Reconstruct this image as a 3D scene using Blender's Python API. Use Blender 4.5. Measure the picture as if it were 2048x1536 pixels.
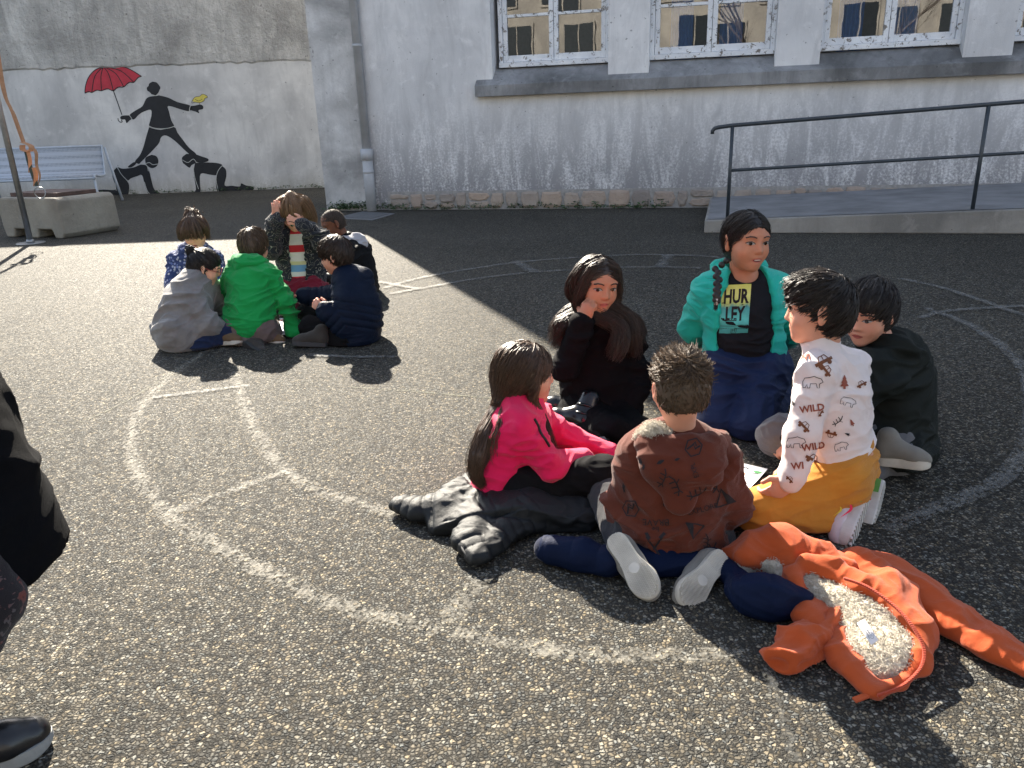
import bpy, bmesh, math, random
import numpy as np
from math import sin, cos, tan, pi, radians, hypot, atan2
from mathutils import Vector, Matrix
from mathutils.bvhtree import BVHTree

for o in list(bpy.data.objects): bpy.data.objects.remove(o)
SC = bpy.context.scene
COL = SC.collection
# ---------------------------------------------------------------- camera
HC, FPX = 1.2, 1538.0
PITCH, ROLL = radians(18.8), radians(2.0)
_f = np.array([0, cos(PITCH), -sin(PITCH)]); _r0 = np.array([1.0, 0, 0]); _u0 = np.cross(_r0, _f)
_r = cos(ROLL)*_r0 - sin(ROLL)*_u0; _u = np.cross(_r, _f)
CAMP = np.array([0, 0, HC])
cam = bpy.data.cameras.new('camera'); camo = bpy.data.objects.new('camera', cam); COL.objects.link(camo)
camo.matrix_world = Matrix(((_r[0], _u[0], -_f[0], 0), (_r[1], _u[1], -_f[1], 0), (_r[2], _u[2], -_f[2], HC), (0, 0, 0, 1)))
cam.sensor_width = 36; cam.lens = 36*FPX/2048; cam.clip_start = .05; cam.clip_end = 500
SC.camera = camo
# ---------------------------------------------------------------- light
SUN_AZ, SUN_EL = radians(20.5), radians(33)
w = bpy.data.worlds.new('World'); SC.world = w; w.use_nodes = True
nt = w.node_tree; bgn = nt.nodes['Background']
sk = nt.nodes.new('ShaderNodeTexSky'); sk.sky_type = 'NISHITA'; sk.sun_disc = False
sk.sun_elevation = SUN_EL; sk.sun_rotation = -SUN_AZ; sk.air_density = 1.0; sk.dust_density = 1.0
hs = nt.nodes.new('ShaderNodeHueSaturation'); hs.inputs['Saturation'].default_value = .7
nt.links.new(sk.outputs[0], hs.inputs['Color']); nt.links.new(hs.outputs[0], bgn.inputs[0]); bgn.inputs[1].default_value = 0.078
sl = bpy.data.lights.new('sun', 'SUN'); sl.energy = 5.0; sl.angle = radians(.55); sl.color = (1, .91, .77)
so = bpy.data.objects.new('sun', sl); COL.objects.link(so)
so.rotation_euler = Vector((sin(SUN_AZ)*cos(SUN_EL), -cos(SUN_AZ)*cos(SUN_EL), -sin(SUN_EL))).to_track_quat('-Z', 'Y').to_euler()
so.location = (-5, 12, 14)
SC.view_settings.view_transform = 'Standard'; SC.view_settings.look = 'None'
SC.view_settings.exposure = 2.1; SC.view_settings.gamma = 1.0

def ray(x, y): return _f*FPX + _r*(x-1024) - _u*(y-768)
def G(x, y, z=0.0):
    d = ray(x, y); return CAMP + d*((z-HC)/d[2])
def A(x, y, Y):
    d = ray(x, y); return CAMP + d*(Y/d[1])
# ---------------------------------------------------------------- helpers
def tag(o, label=None, cat=None, group=None, kind=None):
    if label: o['label'] = label
    if cat: o['category'] = cat
    if group: o['group'] = group
    if kind: o['kind'] = kind
    return o
def empty(name, loc=(0, 0, 0), rz=0, parent=None):
    o = bpy.data.objects.new(name, None); COL.objects.link(o)
    o.location = loc; o.rotation_euler = (0, 0, rz); o.empty_display_size = .1
    if parent: o.parent = parent
    return o
def mesh_from(name, V, F, smooth=False):
    me = bpy.data.meshes.new(name)
    me.from_pydata([tuple(v) for v in V], [], [tuple(f) for f in F]); me.update()
    if smooth: me.polygons.foreach_set('use_smooth', [True]*len(me.polygons))
    return me
def npmesh(name, V, Q, smooth=True):
    """V (n,3) float, Q (m,k) int - all faces with k corners"""
    me = bpy.data.meshes.new(name); V = np.asarray(V, dtype=np.float32); Q = np.asarray(Q, dtype=np.int32)
    m, k = Q.shape
    me.vertices.add(len(V)); me.vertices.foreach_set('co', V.ravel())
    me.loops.add(m*k); me.loops.foreach_set('vertex_index', Q.ravel())
    me.polygons.add(m); me.polygons.foreach_set('loop_start', np.arange(0, m*k, k, dtype=np.int32))
    me.polygons.foreach_set('loop_total', np.full(m, k, dtype=np.int32))
    me.update(calc_edges=True); me.validate()
    if smooth: me.polygons.foreach_set('use_smooth', np.ones(len(me.polygons), dtype=bool))
    return me
def obj(name, me, mat=None, parent=None):
    o = bpy.data.objects.new(name, me); COL.objects.link(o)
    if mat is not None:
        for m in (mat if isinstance(mat, (list, tuple)) else [mat]): me.materials.append(m)
    if parent is not None: o.parent = parent
    return o
class MB:
    def __init__(s): s.V = []; s.F = []
    def add(s, V, F):
        n = len(s.V); s.V += [tuple(v) for v in V]; s.F += [tuple(i+n for i in f) for f in F]; return s
    def box(s, x0, x1, y0, y1, z0, z1):
        return s.add([(x0,y0,z0),(x1,y0,z0),(x1,y1,z0),(x0,y1,z0),(x0,y0,z1),(x1,y0,z1),(x1,y1,z1),(x0,y1,z1)],
                     [(0,3,2,1),(4,5,6,7),(0,1,5,4),(1,2,6,5),(2,3,7,6),(3,0,4,7)])
    def tube(s, pts, r, n=10, caps=True):
        pts = [Vector(p) for p in pts]; rs = r if isinstance(r, (list, tuple)) else [r]*len(pts)
        V = []; F = []; ref = None
        for i, p in enumerate(pts):
            d = (pts[min(i+1, len(pts)-1)]-pts[max(i-1, 0)]).normalized()
            if ref is None: ref = Vector((0, 0, 1)) if abs(d.z) < .9 else Vector((1, 0, 0))
            a = d.cross(ref).normalized(); b = a.cross(d).normalized(); ref = b
            for k in range(n):
                t = 2*pi*k/n; V.append(p+(a*cos(t)+b*sin(t))*rs[i])
        for i in range(len(pts)-1):
            for k in range(n):
                k2 = (k+1) % n; F.append((i*n+k, i*n+k2, (i+1)*n+k2, (i+1)*n+k))
        if caps: F.append(tuple(range(n))[::-1]); F.append(tuple((len(pts)-1)*n+k for k in range(n)))
        return s.add(V, F)
    def prism(s, poly, z0, z1):
        """poly: list of (x,y) ccw, extruded z0..z1"""
        n = len(poly)
        return s.add([(x, y, z0) for x, y in poly]+[(x, y, z1) for x, y in poly],
                     [tuple(range(n))[::-1], tuple(range(n, 2*n))]+[(i, (i+1) % n, n+(i+1) % n, n+i) for i in range(n)])
    def build(s, name, mat, parent=None, smooth=False, bevel=0):
        me = mesh_from(name, s.V, s.F, smooth); o = obj(name, me, mat, parent)
        if bevel:
            b = o.modifiers.new('b', 'BEVEL'); b.width = bevel; b.segments = 2; b.limit_method = 'ANGLE'
        return o
def catmull(P, n=8):
    P = [np.asarray(p, float) for p in P]; out = []
    for i in range(len(P)-1):
        p0, p1, p2, p3 = P[max(i-1, 0)], P[i], P[i+1], P[min(i+2, len(P)-1)]
        for j in range(n):
            t = j/n; out.append(.5*((2*p1)+(-p0+p2)*t+(2*p0-5*p1+4*p2-p3)*t*t+(-p0+3*p1-3*p2+p3)*t**3))
    out.append(P[-1]); return np.array(out)

# ---------------------------------------------------------------- node helpers
class NM:
    def __init__(s, name):
        s.m = bpy.data.materials.new(name); s.m.use_nodes = True; s.t = s.m.node_tree
        s.b = s.t.nodes['Principled BSDF']; s.out = s.t.nodes['Material Output']
    def n(s, typ, **kw):
        nd = s.t.nodes.new(typ)
        for k, v in kw.items():
            if k.startswith('i_'):
                key = k[2:]; key = int(key) if key.isdigit() else key.replace('_', ' ')
                if isinstance(v, tuple) and len(v) == 2 and hasattr(v[0], 'outputs'): s.t.links.new(v[0].outputs[v[1]], nd.inputs[key])
                elif hasattr(v, 'outputs'): s.t.links.new(v.outputs[0], nd.inputs[key])
                else: nd.inputs[key].default_value = v
            else: setattr(nd, k, v)
        return nd
    def set(s, **kw):
        for k, v in kw.items():
            key = k.replace('_', ' ')
            if isinstance(v, tuple) and len(v) == 2 and hasattr(v[0], 'outputs'): s.t.links.new(v[0].outputs[v[1]], s.b.inputs[key])
            elif hasattr(v, 'outputs'): s.t.links.new(v.outputs[0], s.b.inputs[key])
            else: s.b.inputs[key].default_value = v
        return s
    def coord(s, scale=(1, 1, 1), src='Object', rot=(0, 0, 0)):
        tc = s.n('ShaderNodeTexCoord'); mp = s.n('ShaderNodeMapping', i_Vector=(tc, src)); mp.inputs['Scale'].default_value = scale
        mp.inputs['Rotation'].default_value = rot
        return mp
    def noise(s, vec, scale, detail=4, rough=.55, dist=0):
        return s.n('ShaderNodeTexNoise', i_Vector=vec, i_Scale=scale, i_Detail=detail, i_Roughness=rough, i_Distortion=dist)
    def ramp(s, fac, stops, interp='LINEAR'):
        r = s.n('ShaderNodeValToRGB', i_Fac=fac); e = r.color_ramp.elements; r.color_ramp.interpolation = interp
        while len(e) < len(stops): e.new(.5)
        for el, (p, c) in zip(e, stops):
            el.position = p; c = c if isinstance(c, tuple) else (c, c, c); el.color = (*c[:3], 1)
        return r
    def mix(s, fac, a, b, mode='MIX'):
        m = s.n('ShaderNodeMix', data_type='RGBA', blend_type=mode)
        for inp, v in ((m.inputs[0], fac), (m.inputs[6], a), (m.inputs[7], b)):
            if isinstance(v, tuple) and len(v) == 2 and hasattr(v[0], 'outputs'): s.t.links.new(v[0].outputs[v[1]], inp)
            elif hasattr(v, 'outputs'):
                s.t.links.new(v.outputs[2] if v.bl_idname == 'ShaderNodeMix' else v.outputs[0], inp)
            elif isinstance(v, (int, float)): inp.default_value = v
            else: inp.default_value = (*v[:3], 1)
        return m
    def math(s, op, a, b=0.0, clamp=False):
        m = s.n('ShaderNodeMath', operation=op, use_clamp=clamp)
        for i, v in ((0, a), (1, b)):
            if isinstance(v, tuple): s.t.links.new(v[0].outputs[v[1]], m.inputs[i])
            elif hasattr(v, 'outputs'): s.t.links.new(v.outputs[0], m.inputs[i])
            else: m.inputs[i].default_value = v
        return m
    def sep(s, vec): return s.n('ShaderNodeSeparateXYZ', i_Vector=vec)
    def col(s, mixnode):
        s.t.links.new(mixnode.outputs[2] if mixnode.bl_idname == 'ShaderNodeMix' else mixnode.outputs[0], s.b.inputs['Base Color']); return s
    def bump(s, h, strength=.3, dist=.01):
        b = s.n('ShaderNodeBump', i_Strength=strength, i_Distance=dist, i_Height=h); s.t.links.new(b.outputs[0], s.b.inputs['Normal']); return b
def srgb(r, g, b):
    f = lambda c: (c/255/12.92) if c/255 <= .04045 else ((c/255+.055)/1.055)**2.4
    return (f(r), f(g), f(b))

def m_plain(name, c, rough=.6, metal=0, var=.12, scale=20, bump=.1, bscale=80, bdist=.003):
    m = NM(name); v = m.coord(); n = m.noise(v, scale, 5)
    r = m.ramp(n, [(.3, tuple(x*(1-var) for x in c)), (.7, tuple(min(1, x*(1+var)) for x in c))])
    m.col(r).set(Roughness=rough, Metallic=metal)
    if bump: m.bump(m.noise(v, bscale, 3), bump, bdist)
    return m.m
# ---------------------------------------------------------------- materials of the setting
def m_asphalt():
    m = NM('asphalt'); v = m.coord()
    wn = m.n('ShaderNodeTexNoise', i_Vector=v, i_Scale=160.0, i_Detail=1.0); wv = m.n('ShaderNodeVectorMath', operation='SCALE', i_0=(wn, 'Color')); wv.inputs['Scale'].default_value = .008
    v = m.n('ShaderNodeVectorMath', operation='ADD', i_0=v, i_1=wv)
    vo = m.n('ShaderNodeTexVoronoi', i_Vector=v, i_Scale=105.0, i_Randomness=1.0)
    ed = m.n('ShaderNodeTexVoronoi', feature='DISTANCE_TO_EDGE', i_Vector=v, i_Scale=105.0)
    hsv = m.n('ShaderNodeSeparateColor', i_Color=(vo, 'Color'))
    stone = m.ramp((hsv, 0), [(0, (.036, .035, .031)), (.4, (.084, .078, .065)), (.75, (.175, .161, .131)), (1, (.33, .308, .252))])
    warm = m.ramp((hsv, 1), [(0, (.84, .93, 1.06)), (.6, (1, 1, 1)), (1, (1.12, 1.0, .82))])
    stone = m.mix(1.0, stone, warm, 'MULTIPLY')
    edm = m.ramp((ed, 'Distance'), [(0.02, 0), (.28, 1)])
    c = m.mix(edm, (.027, .0255, .023), stone)
    big = m.ramp(m.noise(v, .55, 3, .6), [(.3, .82), (.7, 1.12)])
    c = m.mix(1.0, c, big, 'MULTIPLY')
    # worn dark and mossy patches
    pat = m.ramp(m.noise(v, 1.7, 4, .7), [(.58, 0), (.75, .3)])
    c = m.mix(pat, c, (.03, .03, .025))
    m.col(c)
    # tilted facets per stone + relief
    geo = m.n('ShaderNodeNewGeometry')
    sub = m.n('ShaderNodeVectorMath', operation='SUBTRACT'); m.t.links.new(vo.outputs['Color'], sub.inputs[0]); sub.inputs[1].default_value = (.5, .5, .5)
    sc_ = m.n('ShaderNodeVectorMath', operation='SCALE', i_0=sub); sc_.inputs['Scale'].default_value = .42
    ad = m.n('ShaderNodeVectorMath', operation='ADD', i_0=(geo, 'Normal'), i_1=sc_)
    nr = m.n('ShaderNodeVectorMath', operation='NORMALIZE', i_0=ad)
    h = m.math('ADD', edm, m.math('MULTIPLY', (hsv, 2), .8))
    b = m.n('ShaderNodeBump', i_Strength=.6, i_Distance=.0036, i_Height=h, i_Normal=nr)
    m.t.links.new(b.outputs[0], m.b.inputs['Normal'])
    m.set(Roughness=m.ramp((hsv, 2), [(0, .5), (1, .8)]))
    m.b.inputs['Specular IOR Level'].default_value = .06
    return m.m
def m_paint(name, c, cover, alpha=.6):
    """worn paint on the aggregate: only some stones keep it"""
    m = NM(name); v = m.coord()
    vo = m.n('ShaderNodeTexVoronoi', i_Vector=v, i_Scale=105.0); hs = m.n('ShaderNodeSeparateColor', i_Color=(vo, 'Color'))
    n = m.noise(v, 9, 5, .7); a = m.math('ADD', m.math('MULTIPLY', n, 1.15), m.math('MULTIPLY', (hs, 1), .55))
    uv = m.n('ShaderNodeTexCoord'); s = m.sep((uv, 'UV'))
    e = m.math('SUBTRACT', 1.0, m.math('ABSOLUTE', m.math('SUBTRACT', m.math('MULTIPLY', (s, 0), 2.0), 1.0)))
    e = m.math('MULTIPLY', m.math('POWER', e, .6), .42)
    f = m.math('ADD', a, e)
    fr = m.n('ShaderNodeMapRange', i_Value=f, i_1=1.35-cover, i_2=1.85-cover, i_3=0.0, i_4=alpha)
    tr = m.n('ShaderNodeBsdfTransparent'); ms = m.n('ShaderNodeMixShader', i_0=fr, i_1=tr, i_2=m.b)
    m.t.links.new(ms.outputs[0], m.out.inputs[0])
    cr = m.ramp((hs, 0), [(0, tuple(x*.75 for x in c)), (1, c)])
    m.col(cr).set(Roughness=.75); m.bump((vo, 'Distance'), .6, .003); return m.m
def m_wall(name, base, stain, streak=1.0, rough_bump=.25, bscale=60, ochre=None, low=None, dark=(.12, .12, .12), bdist=.012, obrand=False):
    m = NM(name); v = m.coord(); s = m.sep(v)
    vs = m.coord((3.2, 3.2, .7)); st = m.noise(vs, 1.5, 8, .72, .8)
    big = m.noise(v, .8, 6, .6, .4); med = m.noise(v, 4.2, 6, .65, .3); fine = m.noise(v, 34, 4, .7)
    c = m.mix(m.ramp(big, [(.36, 0), (.62, 1)]), base, stain)
    if obrand: oi = m.n('ShaderNodeObjectInfo'); c = m.mix(1.0, c, m.ramp((oi, 'Random'), [(0, (.8, .82, .84)), (.5, (1, .98, .95)), (1, (1.18, 1.06, .96))]), 'MULTIPLY')
    c = m.mix(m.ramp(st, [(.46, 0), (.74, .5*streak)]), c, tuple(x*.62 for x in stain))
    c = m.mix(m.ramp(med, [(.56, 0), (.78, .6)]), c, tuple(min(1, x*1.2) for x in base))
    if low:   # dirty weathered zone near the ground, speckled
        zz = m.n('ShaderNodeMapRange', i_Value=(s, 2), i_1=low[0], i_2=low[1], i_3=1.0, i_4=0.0)
        a = m.math('MULTIPLY', zz, m.ramp(m.math('ADD', m.math('MULTIPLY', st, .7), m.math('MULTIPLY', fine, .6)), [(.52, 0), (.68, 1)]))
        c = m.mix(a, c, low[2])
    if ochre:
        z1 = m.n('ShaderNodeMapRange', i_Value=(s, 2), i_1=ochre[0], i_2=ochre[1], i_3=0.0, i_4=1.0)
        z2 = m.n('ShaderNodeMapRange', i_Value=(s, 0), i_1=ochre[3]-.06, i_2=ochre[3]+.06, i_3=0.0, i_4=1.0)
        z3 = m.n('ShaderNodeMapRange', i_Value=(s, 2), i_1=ochre[4], i_2=ochre[4]+.02, i_3=1.0, i_4=0.0)
        a = m.math('MULTIPLY', m.math('MULTIPLY', m.math('MULTIPLY', z1, z3), z2), m.ramp(m.noise(v, 2.2, 6, .6), [(.2, .6), (.6, 1)]))
        c = m.mix(a, c, ochre[2])
    sp = m.ramp(m.noise(v, 11, 8, .75), [(.62, 0), (.72, .55)])
    c = m.mix(sp, c, dark)
    pits = m.ramp(m.noise(v, 19, 2, .4), [(.73, 0), (.745, .6)])
    c = m.mix(pits, c, tuple(x*.8 for x in dark))
    m.col(c).set(Roughness=.9)
    h = m.math('ADD', m.noise(v, bscale, 5, .7), m.math('MULTIPLY', med, .7))
    m.bump(h, rough_bump, bdist); return m.m
def m_flaking():
    m = NM('flaking_white_paint'); v = m.coord((1, 1, 1)); n = m.noise(v, 14, 8, .75, .6)
    f = m.ramp(n, [(.565, 0), (.585, 1)])
    c = m.mix(f, m.ramp(m.noise(v, 5, 4), [(.3, (.66, .68, .72)), (.7, (.84, .85, .86))]), (.2, .18, .16))
    m.col(c).set(Roughness=.55); m.bump(m.math('MULTIPLY', f, -1.0), .6, .002); return m.m
def m_glass():
    m = NM('window_glass'); v = m.coord((1, 1, 1))
    gl = m.n('ShaderNodeBsdfGlossy', i_Roughness=.0); gl.inputs['Color'].default_value = (.95, .97, 1, 1)
    tr = m.n('ShaderNodeBsdfTransparent'); tr.inputs['Color'].default_value = (.86, .9, .9, 1)
    b = m.n('ShaderNodeBump', i_Strength=.02, i_Distance=.02, i_Height=m.noise(v, 2.6, 2, .4)); m.t.links.new(b.outputs[0], gl.inputs['Normal'])
    ly = m.n('ShaderNodeLayerWeight', i_Blend=.35)
    f = m.n('ShaderNodeMapRange', i_Value=(ly, 'Fresnel'), i_1=0.0, i_2=1.0, i_3=.11, i_4=.9)
    ms = m.n('ShaderNodeMixShader', i_0=f, i_1=tr, i_2=gl); m.t.links.new(ms.outputs[0], m.out.inputs[0]); return m.m

WA = radians(14.0); W0 = np.array([.09, 11.44, 0.0])
_we = np.array([cos(WA), -sin(WA), 0]); _wn = np.array([-sin(WA), -cos(WA), 0])   # along, towards the yard
def WP(x, y, out=0.0):
    """pixel -> (along, height) on the school wall plane shifted by out towards the yard"""
    d = ray(x, y); p0 = W0+_wn*out; t = ((p0-CAMP)@_wn)/(d@_wn); p = CAMP+d*t
    return (p-W0)@_we, p[2]

# ---------------------------------------------------------------- ground
M_ASPH = m_asphalt()
g = MB().add([(-160, -160, 0), (160, -160, 0), (160, 160, 0), (-160, 160, 0)], [(0, 1, 2, 3)]).build('ground', M_ASPH)
tag(g, 'grey aggregate asphalt of the school yard', kind='structure')

def marking(pts, width, mat, z, name='ground_marking', label=None, px=True):
    W = catmull([G(*p)[:2] for p in pts] if px else pts, 8); V = []; F = []; U = []
    for i in range(len(W)):
        d = W[min(i+1, len(W)-1)]-W[max(i-1, 0)]; d = d/(np.linalg.norm(d)+1e-9); nrm = np.array([-d[1], d[0]])
        a, b = W[i]+nrm*width/2, W[i]-nrm*width/2
        V += [(a[0], a[1], z), (b[0], b[1], z)]
        if i: F.append((2*i-2, 2*i-1, 2*i+1, 2*i))
    me = mesh_from(name, V, F); uv = me.uv_layers.new(name='UVMap')
    for lp in me.loops: uv.data[lp.index].uv = (lp.vertex_index % 2, lp.vertex_index/2)
    return obj(name, me, mat)
M_CHALK = m_paint('worn_white_paint', (.33, .31, .26), .36, .42)
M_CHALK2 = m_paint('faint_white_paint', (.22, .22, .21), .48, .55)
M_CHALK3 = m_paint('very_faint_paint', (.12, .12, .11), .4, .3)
M_MOSS = m_paint('moss_in_crack', (.07, .07, .02), .35, .6)
lines = [
 ([(430, 690), (385, 722), (335, 758), (290, 805), (266, 855), (264, 905), (280, 955), (312, 1002), (358, 1048), (430, 1090), (520, 1140), (620, 1190), (720, 1225), (830, 1252), (880, 1262)], .07, M_CHALK, 'outer curved line of the worn white yard game'),
 ([(905, 1268), (1000, 1287), (1100, 1303), (1230, 1314), (1360, 1314), (1490, 1306)], .065, M_CHALK, 'near end of the outer white curved line'),
 ([(470, 745), (482, 790), (500, 845), (530, 895), (575, 945), (640, 985), (720, 1010), (800, 1034)], .07, M_CHALK, 'inner curved line of the worn white yard game'),
 ([(305, 797), (400, 785), (500, 772)], .05, M_CHALK2, 'faint white bar beside the far children shadow'),
 ([(350, 1026), (460, 985), (575, 946)], .06, M_CHALK, 'white bar joining the two curved lines'),
 ([(893, 1250), (932, 1200), (968, 1150)], .075, M_CHALK, 'white bar ending at the black quilted jacket'),
 ([(620, 712), (700, 716), (790, 716)], .05, M_CHALK2, 'faint white line in the shadow of the far children'),
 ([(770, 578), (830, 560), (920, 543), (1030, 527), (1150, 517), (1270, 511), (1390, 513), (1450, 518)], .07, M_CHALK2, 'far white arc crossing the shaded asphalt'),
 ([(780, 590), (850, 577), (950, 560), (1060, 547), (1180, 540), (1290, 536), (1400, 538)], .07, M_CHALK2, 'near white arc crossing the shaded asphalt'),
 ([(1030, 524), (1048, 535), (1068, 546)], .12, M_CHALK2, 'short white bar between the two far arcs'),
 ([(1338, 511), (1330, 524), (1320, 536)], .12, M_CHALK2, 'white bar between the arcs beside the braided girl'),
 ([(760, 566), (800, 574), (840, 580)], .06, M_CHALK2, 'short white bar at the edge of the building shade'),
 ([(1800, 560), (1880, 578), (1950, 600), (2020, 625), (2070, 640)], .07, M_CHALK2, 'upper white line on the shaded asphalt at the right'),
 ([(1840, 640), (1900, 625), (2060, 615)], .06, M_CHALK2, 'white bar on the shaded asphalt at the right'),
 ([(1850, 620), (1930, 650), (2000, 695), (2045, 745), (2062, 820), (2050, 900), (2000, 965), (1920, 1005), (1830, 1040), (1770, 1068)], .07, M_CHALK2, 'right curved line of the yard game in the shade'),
 ([(1515, 1290), (1540, 1370), (1565, 1450), (1590, 1536)], .03, M_CHALK3, 'faint line running out of the picture past the orange hoodie'),
]
for i, (p, wd, mt, lb) in enumerate(lines):
    tag(marking(p, wd, mt, .004+.0008*i), lb, kind='structure')
for p, lb in (([(700, 775), (820, 783), (900, 790), (1010, 800)], 'mossy crack in the sunny asphalt'), ([(0, 905), (120, 862), (240, 810), (350, 742)], 'mossy crack running in from the left edge')):
    tag(marking(p, .022, M_MOSS, .003, 'asphalt_crack'), lb, kind='structure')

# ---------------------------------------------------------------- school building (right)
M_WALLR = m_wall('weathered_white_render', (.82, .81, .81), (.62, .615, .62), .9, .4, 70,
                 ochre=(1.42, 1.78, (.66, .58, .42), WP(952, 185)[0], WP(1200, 178)[1]), low=(.2, 1.6, (.25, .245, .255)), dark=(.2, .2, .2))
M_PIER = m_wall('grey_smeared_render', (.72, .71, .70), (.32, .315, .31), .6, .5, 25, dark=(.16, .16, .165), bdist=.02)
M_WALLL = m_wall('smooth_grey_render', (.68, .67, .65), (.46, .455, .45), .7, .3, 18, low=(0, .35, (.4, .38, .34)), bdist=.01)
M_ROUGH = m_wall('rough_grey_render', (.66, .645, .61), (.36, .35, .33), 1.3, 1.0, 14, dark=(.13, .125, .12), bdist=.06)
M_SILL = m_wall('dark_stone_sill', (.34, .34, .345), (.12, .12, .12), 1.2, .6, 40, dark=(.04, .04, .035))
M_STONE = m_wall('base_stone', (.42, .36, .31), (.33, .28, .25), .3, .7, 30, dark=(.2, .17, .15), bdist=.03, obrand=True)
M_MORT = m_plain('stone_mortar', (.31, .30, .29), .95, var=.2)
M_FLAKE = m_flaking(); M_GLASS = m_glass()
M_PIPE = m_plain('grey_pipe_paint', (.42, .43, .45), .5, var=.12, scale=6)
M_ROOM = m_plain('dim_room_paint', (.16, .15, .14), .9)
M_CURT = m_plain('blue_curtain_cloth', (.06, .17, .42), .9)
bld = empty('school_building', tuple(W0), -WA)
tag(bld, 'long weathered white school building with flaking windows and stone base', 'building')
sC = WP(650, 415)[0]; sC = WP(632, 200)[0]       # left corner
sPipe = WP(737, 300)[0]
sill_zt = WP(1200, 160)[1]; BH = 12.0
win = []
for a, b in (((1000, 138), (1220, 118)), ((1300, 124), (1548, 107)), ((1636, 105), (1918, 88))):
    s0, z0 = WP(*a, -.2); s1, z1 = WP(*b, -.2); win.append((s0, s1, (z0+z1)/2))
wz = sum(x[2] for x in win)/3
wd4 = win[2][1]+(win[2][0]-win[1][1]); win.append((wd4, wd4+1.75, wz))
zb = WP(1200, 183, .1)[1]                         # sill underside
zt = WP(1200, 160, .1)[1]                         # sill top front edge
WT = wz+1.95
e0 = win[0][0]-.06; e1 = win[3][1]+.06; S1 = 16.0
m = MB(); T = .45
m.box(sPipe, e0, 0, T, 0, BH)                     # plain wall left of the windows
m.box(e0, S1, 0, T, 0, zb)                        # under the sill
m.box(e0, S1, 0, T, WT, BH); m.box(e1, S1, 0, T, zb, WT)
for i in range(3): m.box(win[i][1], win[i+1][0], -.015, T, zt-.03, WT)
m.box(S1-.4, S1, T, 9, 0, BH); m.box(sC, S1, 9, 9.4, 0, BH); m.box(sC, S1, T, 9, BH-.3, BH)
m.build('wall', M_WALLR, bld)
MB().box(sC, sPipe, -.03, 9, 0, BH).build('corner_pier', M_PIER, bld)
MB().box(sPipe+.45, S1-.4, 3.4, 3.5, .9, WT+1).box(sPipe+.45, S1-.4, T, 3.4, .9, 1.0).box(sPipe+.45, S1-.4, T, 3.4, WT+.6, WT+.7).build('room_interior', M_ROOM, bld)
# sill with sloping top
sl0 = WP(950, 180, .1)[0]
sm = MB(); n = 26; rnd = random.Random(4)
V = []; F = []
for i in range(n+1):
    s = sl0+(S1-1-sl0)*i/n; j = rnd.uniform(-.006, .006)
    V += [(s, -.11+j, zb), (s, -.11+j, zt+j), (s, .19, wz-.015), (s, .19, zb)]
    if i:
        k = 4*i-4
        F += [(k, k+1, k+5, k+4), (k+1, k+2, k+6, k+5), (k+2, k+3, k+7, k+6), (k+3, k, k+4, k+7)]
F += [(0, 3, 2, 1), (4*n, 4*n+1, 4*n+2, 4*n+3)]
sm.add(V, F).build('window_sill', M_SILL, bld)
# windows
for wi, (s0, s1, _) in enumerate(win):
    z0, z1 = wz, WT; fy0, fy1 = .17, .27
    fr = MB(); fw = .055
    fr.box(s0, s1, fy0-.035, fy1, z0-.004, z0+.06); fr.box(s0, s1, fy0, fy1, z1-fw, z1+.02)
    fr.box(s0, s0+fw, fy0+.002, fy1, z0+.06, z1-fw); fr.box(s1-fw, s1, fy0+.002, fy1, z0+.06, z1-fw)
    fo = fr.build('window', M_FLAKE, bld, bevel=.006)
    mid = (s0+s1)/2
    for (a, b) in ((s0+fw+.004, mid-.003), (mid+.003, s1-fw-.004)):
        st_ = .062; so_ = MB(); y0, y1 = .2, .25; zz0, zz1 = z0+.066, z1-fw-.004
        so_.box(a, a+st_, y0, y1, zz0, zz1); so_.box(b-st_, b, y0, y1, zz0, zz1)
        so_.box(a+st_, b-st_, y0+.001, y1, zz0, zz0+.085); so_.box(a+st_, b-st_, y0+.001, y1, zz1-.06, zz1)
        rows = [zz0+.085, zz0+.085+.50, zz0+.085+1.05, zz1-.06]
        for q in (1, 2): so_.box(a+st_, b-st_, y0+.004, y1, rows[q]-.019, rows[q]+.019)
        so_.build('sash', M_FLAKE, fo, bevel=.005)
        for q in range(3):
            lo = rows[q]+(.019 if q else 0); hi = rows[q+1]-(.019 if q < 2 else 0); t = rnd.uniform(-.006, .006); u_ = rnd.uniform(-.006, .006)
            MB().add([(a+st_, .226+t, lo), (b-st_, .226-t, lo), (b-st_, .226-t+u_, hi), (a+st_, .226+t+u_, hi)], [(0, 1, 2, 3)]).build('pane', M_GLASS, fo)
    if wi:
        for cx in ((s0+s1)/2-.55, (s0+s1)/2+.1):
            cm = MB(); V = []; F = []
            for i in range(25):
                x = cx+.30*i/24; y = .62+.035*sin(i*1.5)
                V += [(x, y, z0-.2), (x, y, z1)]
                if i: F.append((2*i-2, 2*i, 2*i+1, 2*i-1))
            cm.add(V, F).build('curtain', M_CURT, bld, smooth=True)
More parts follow.
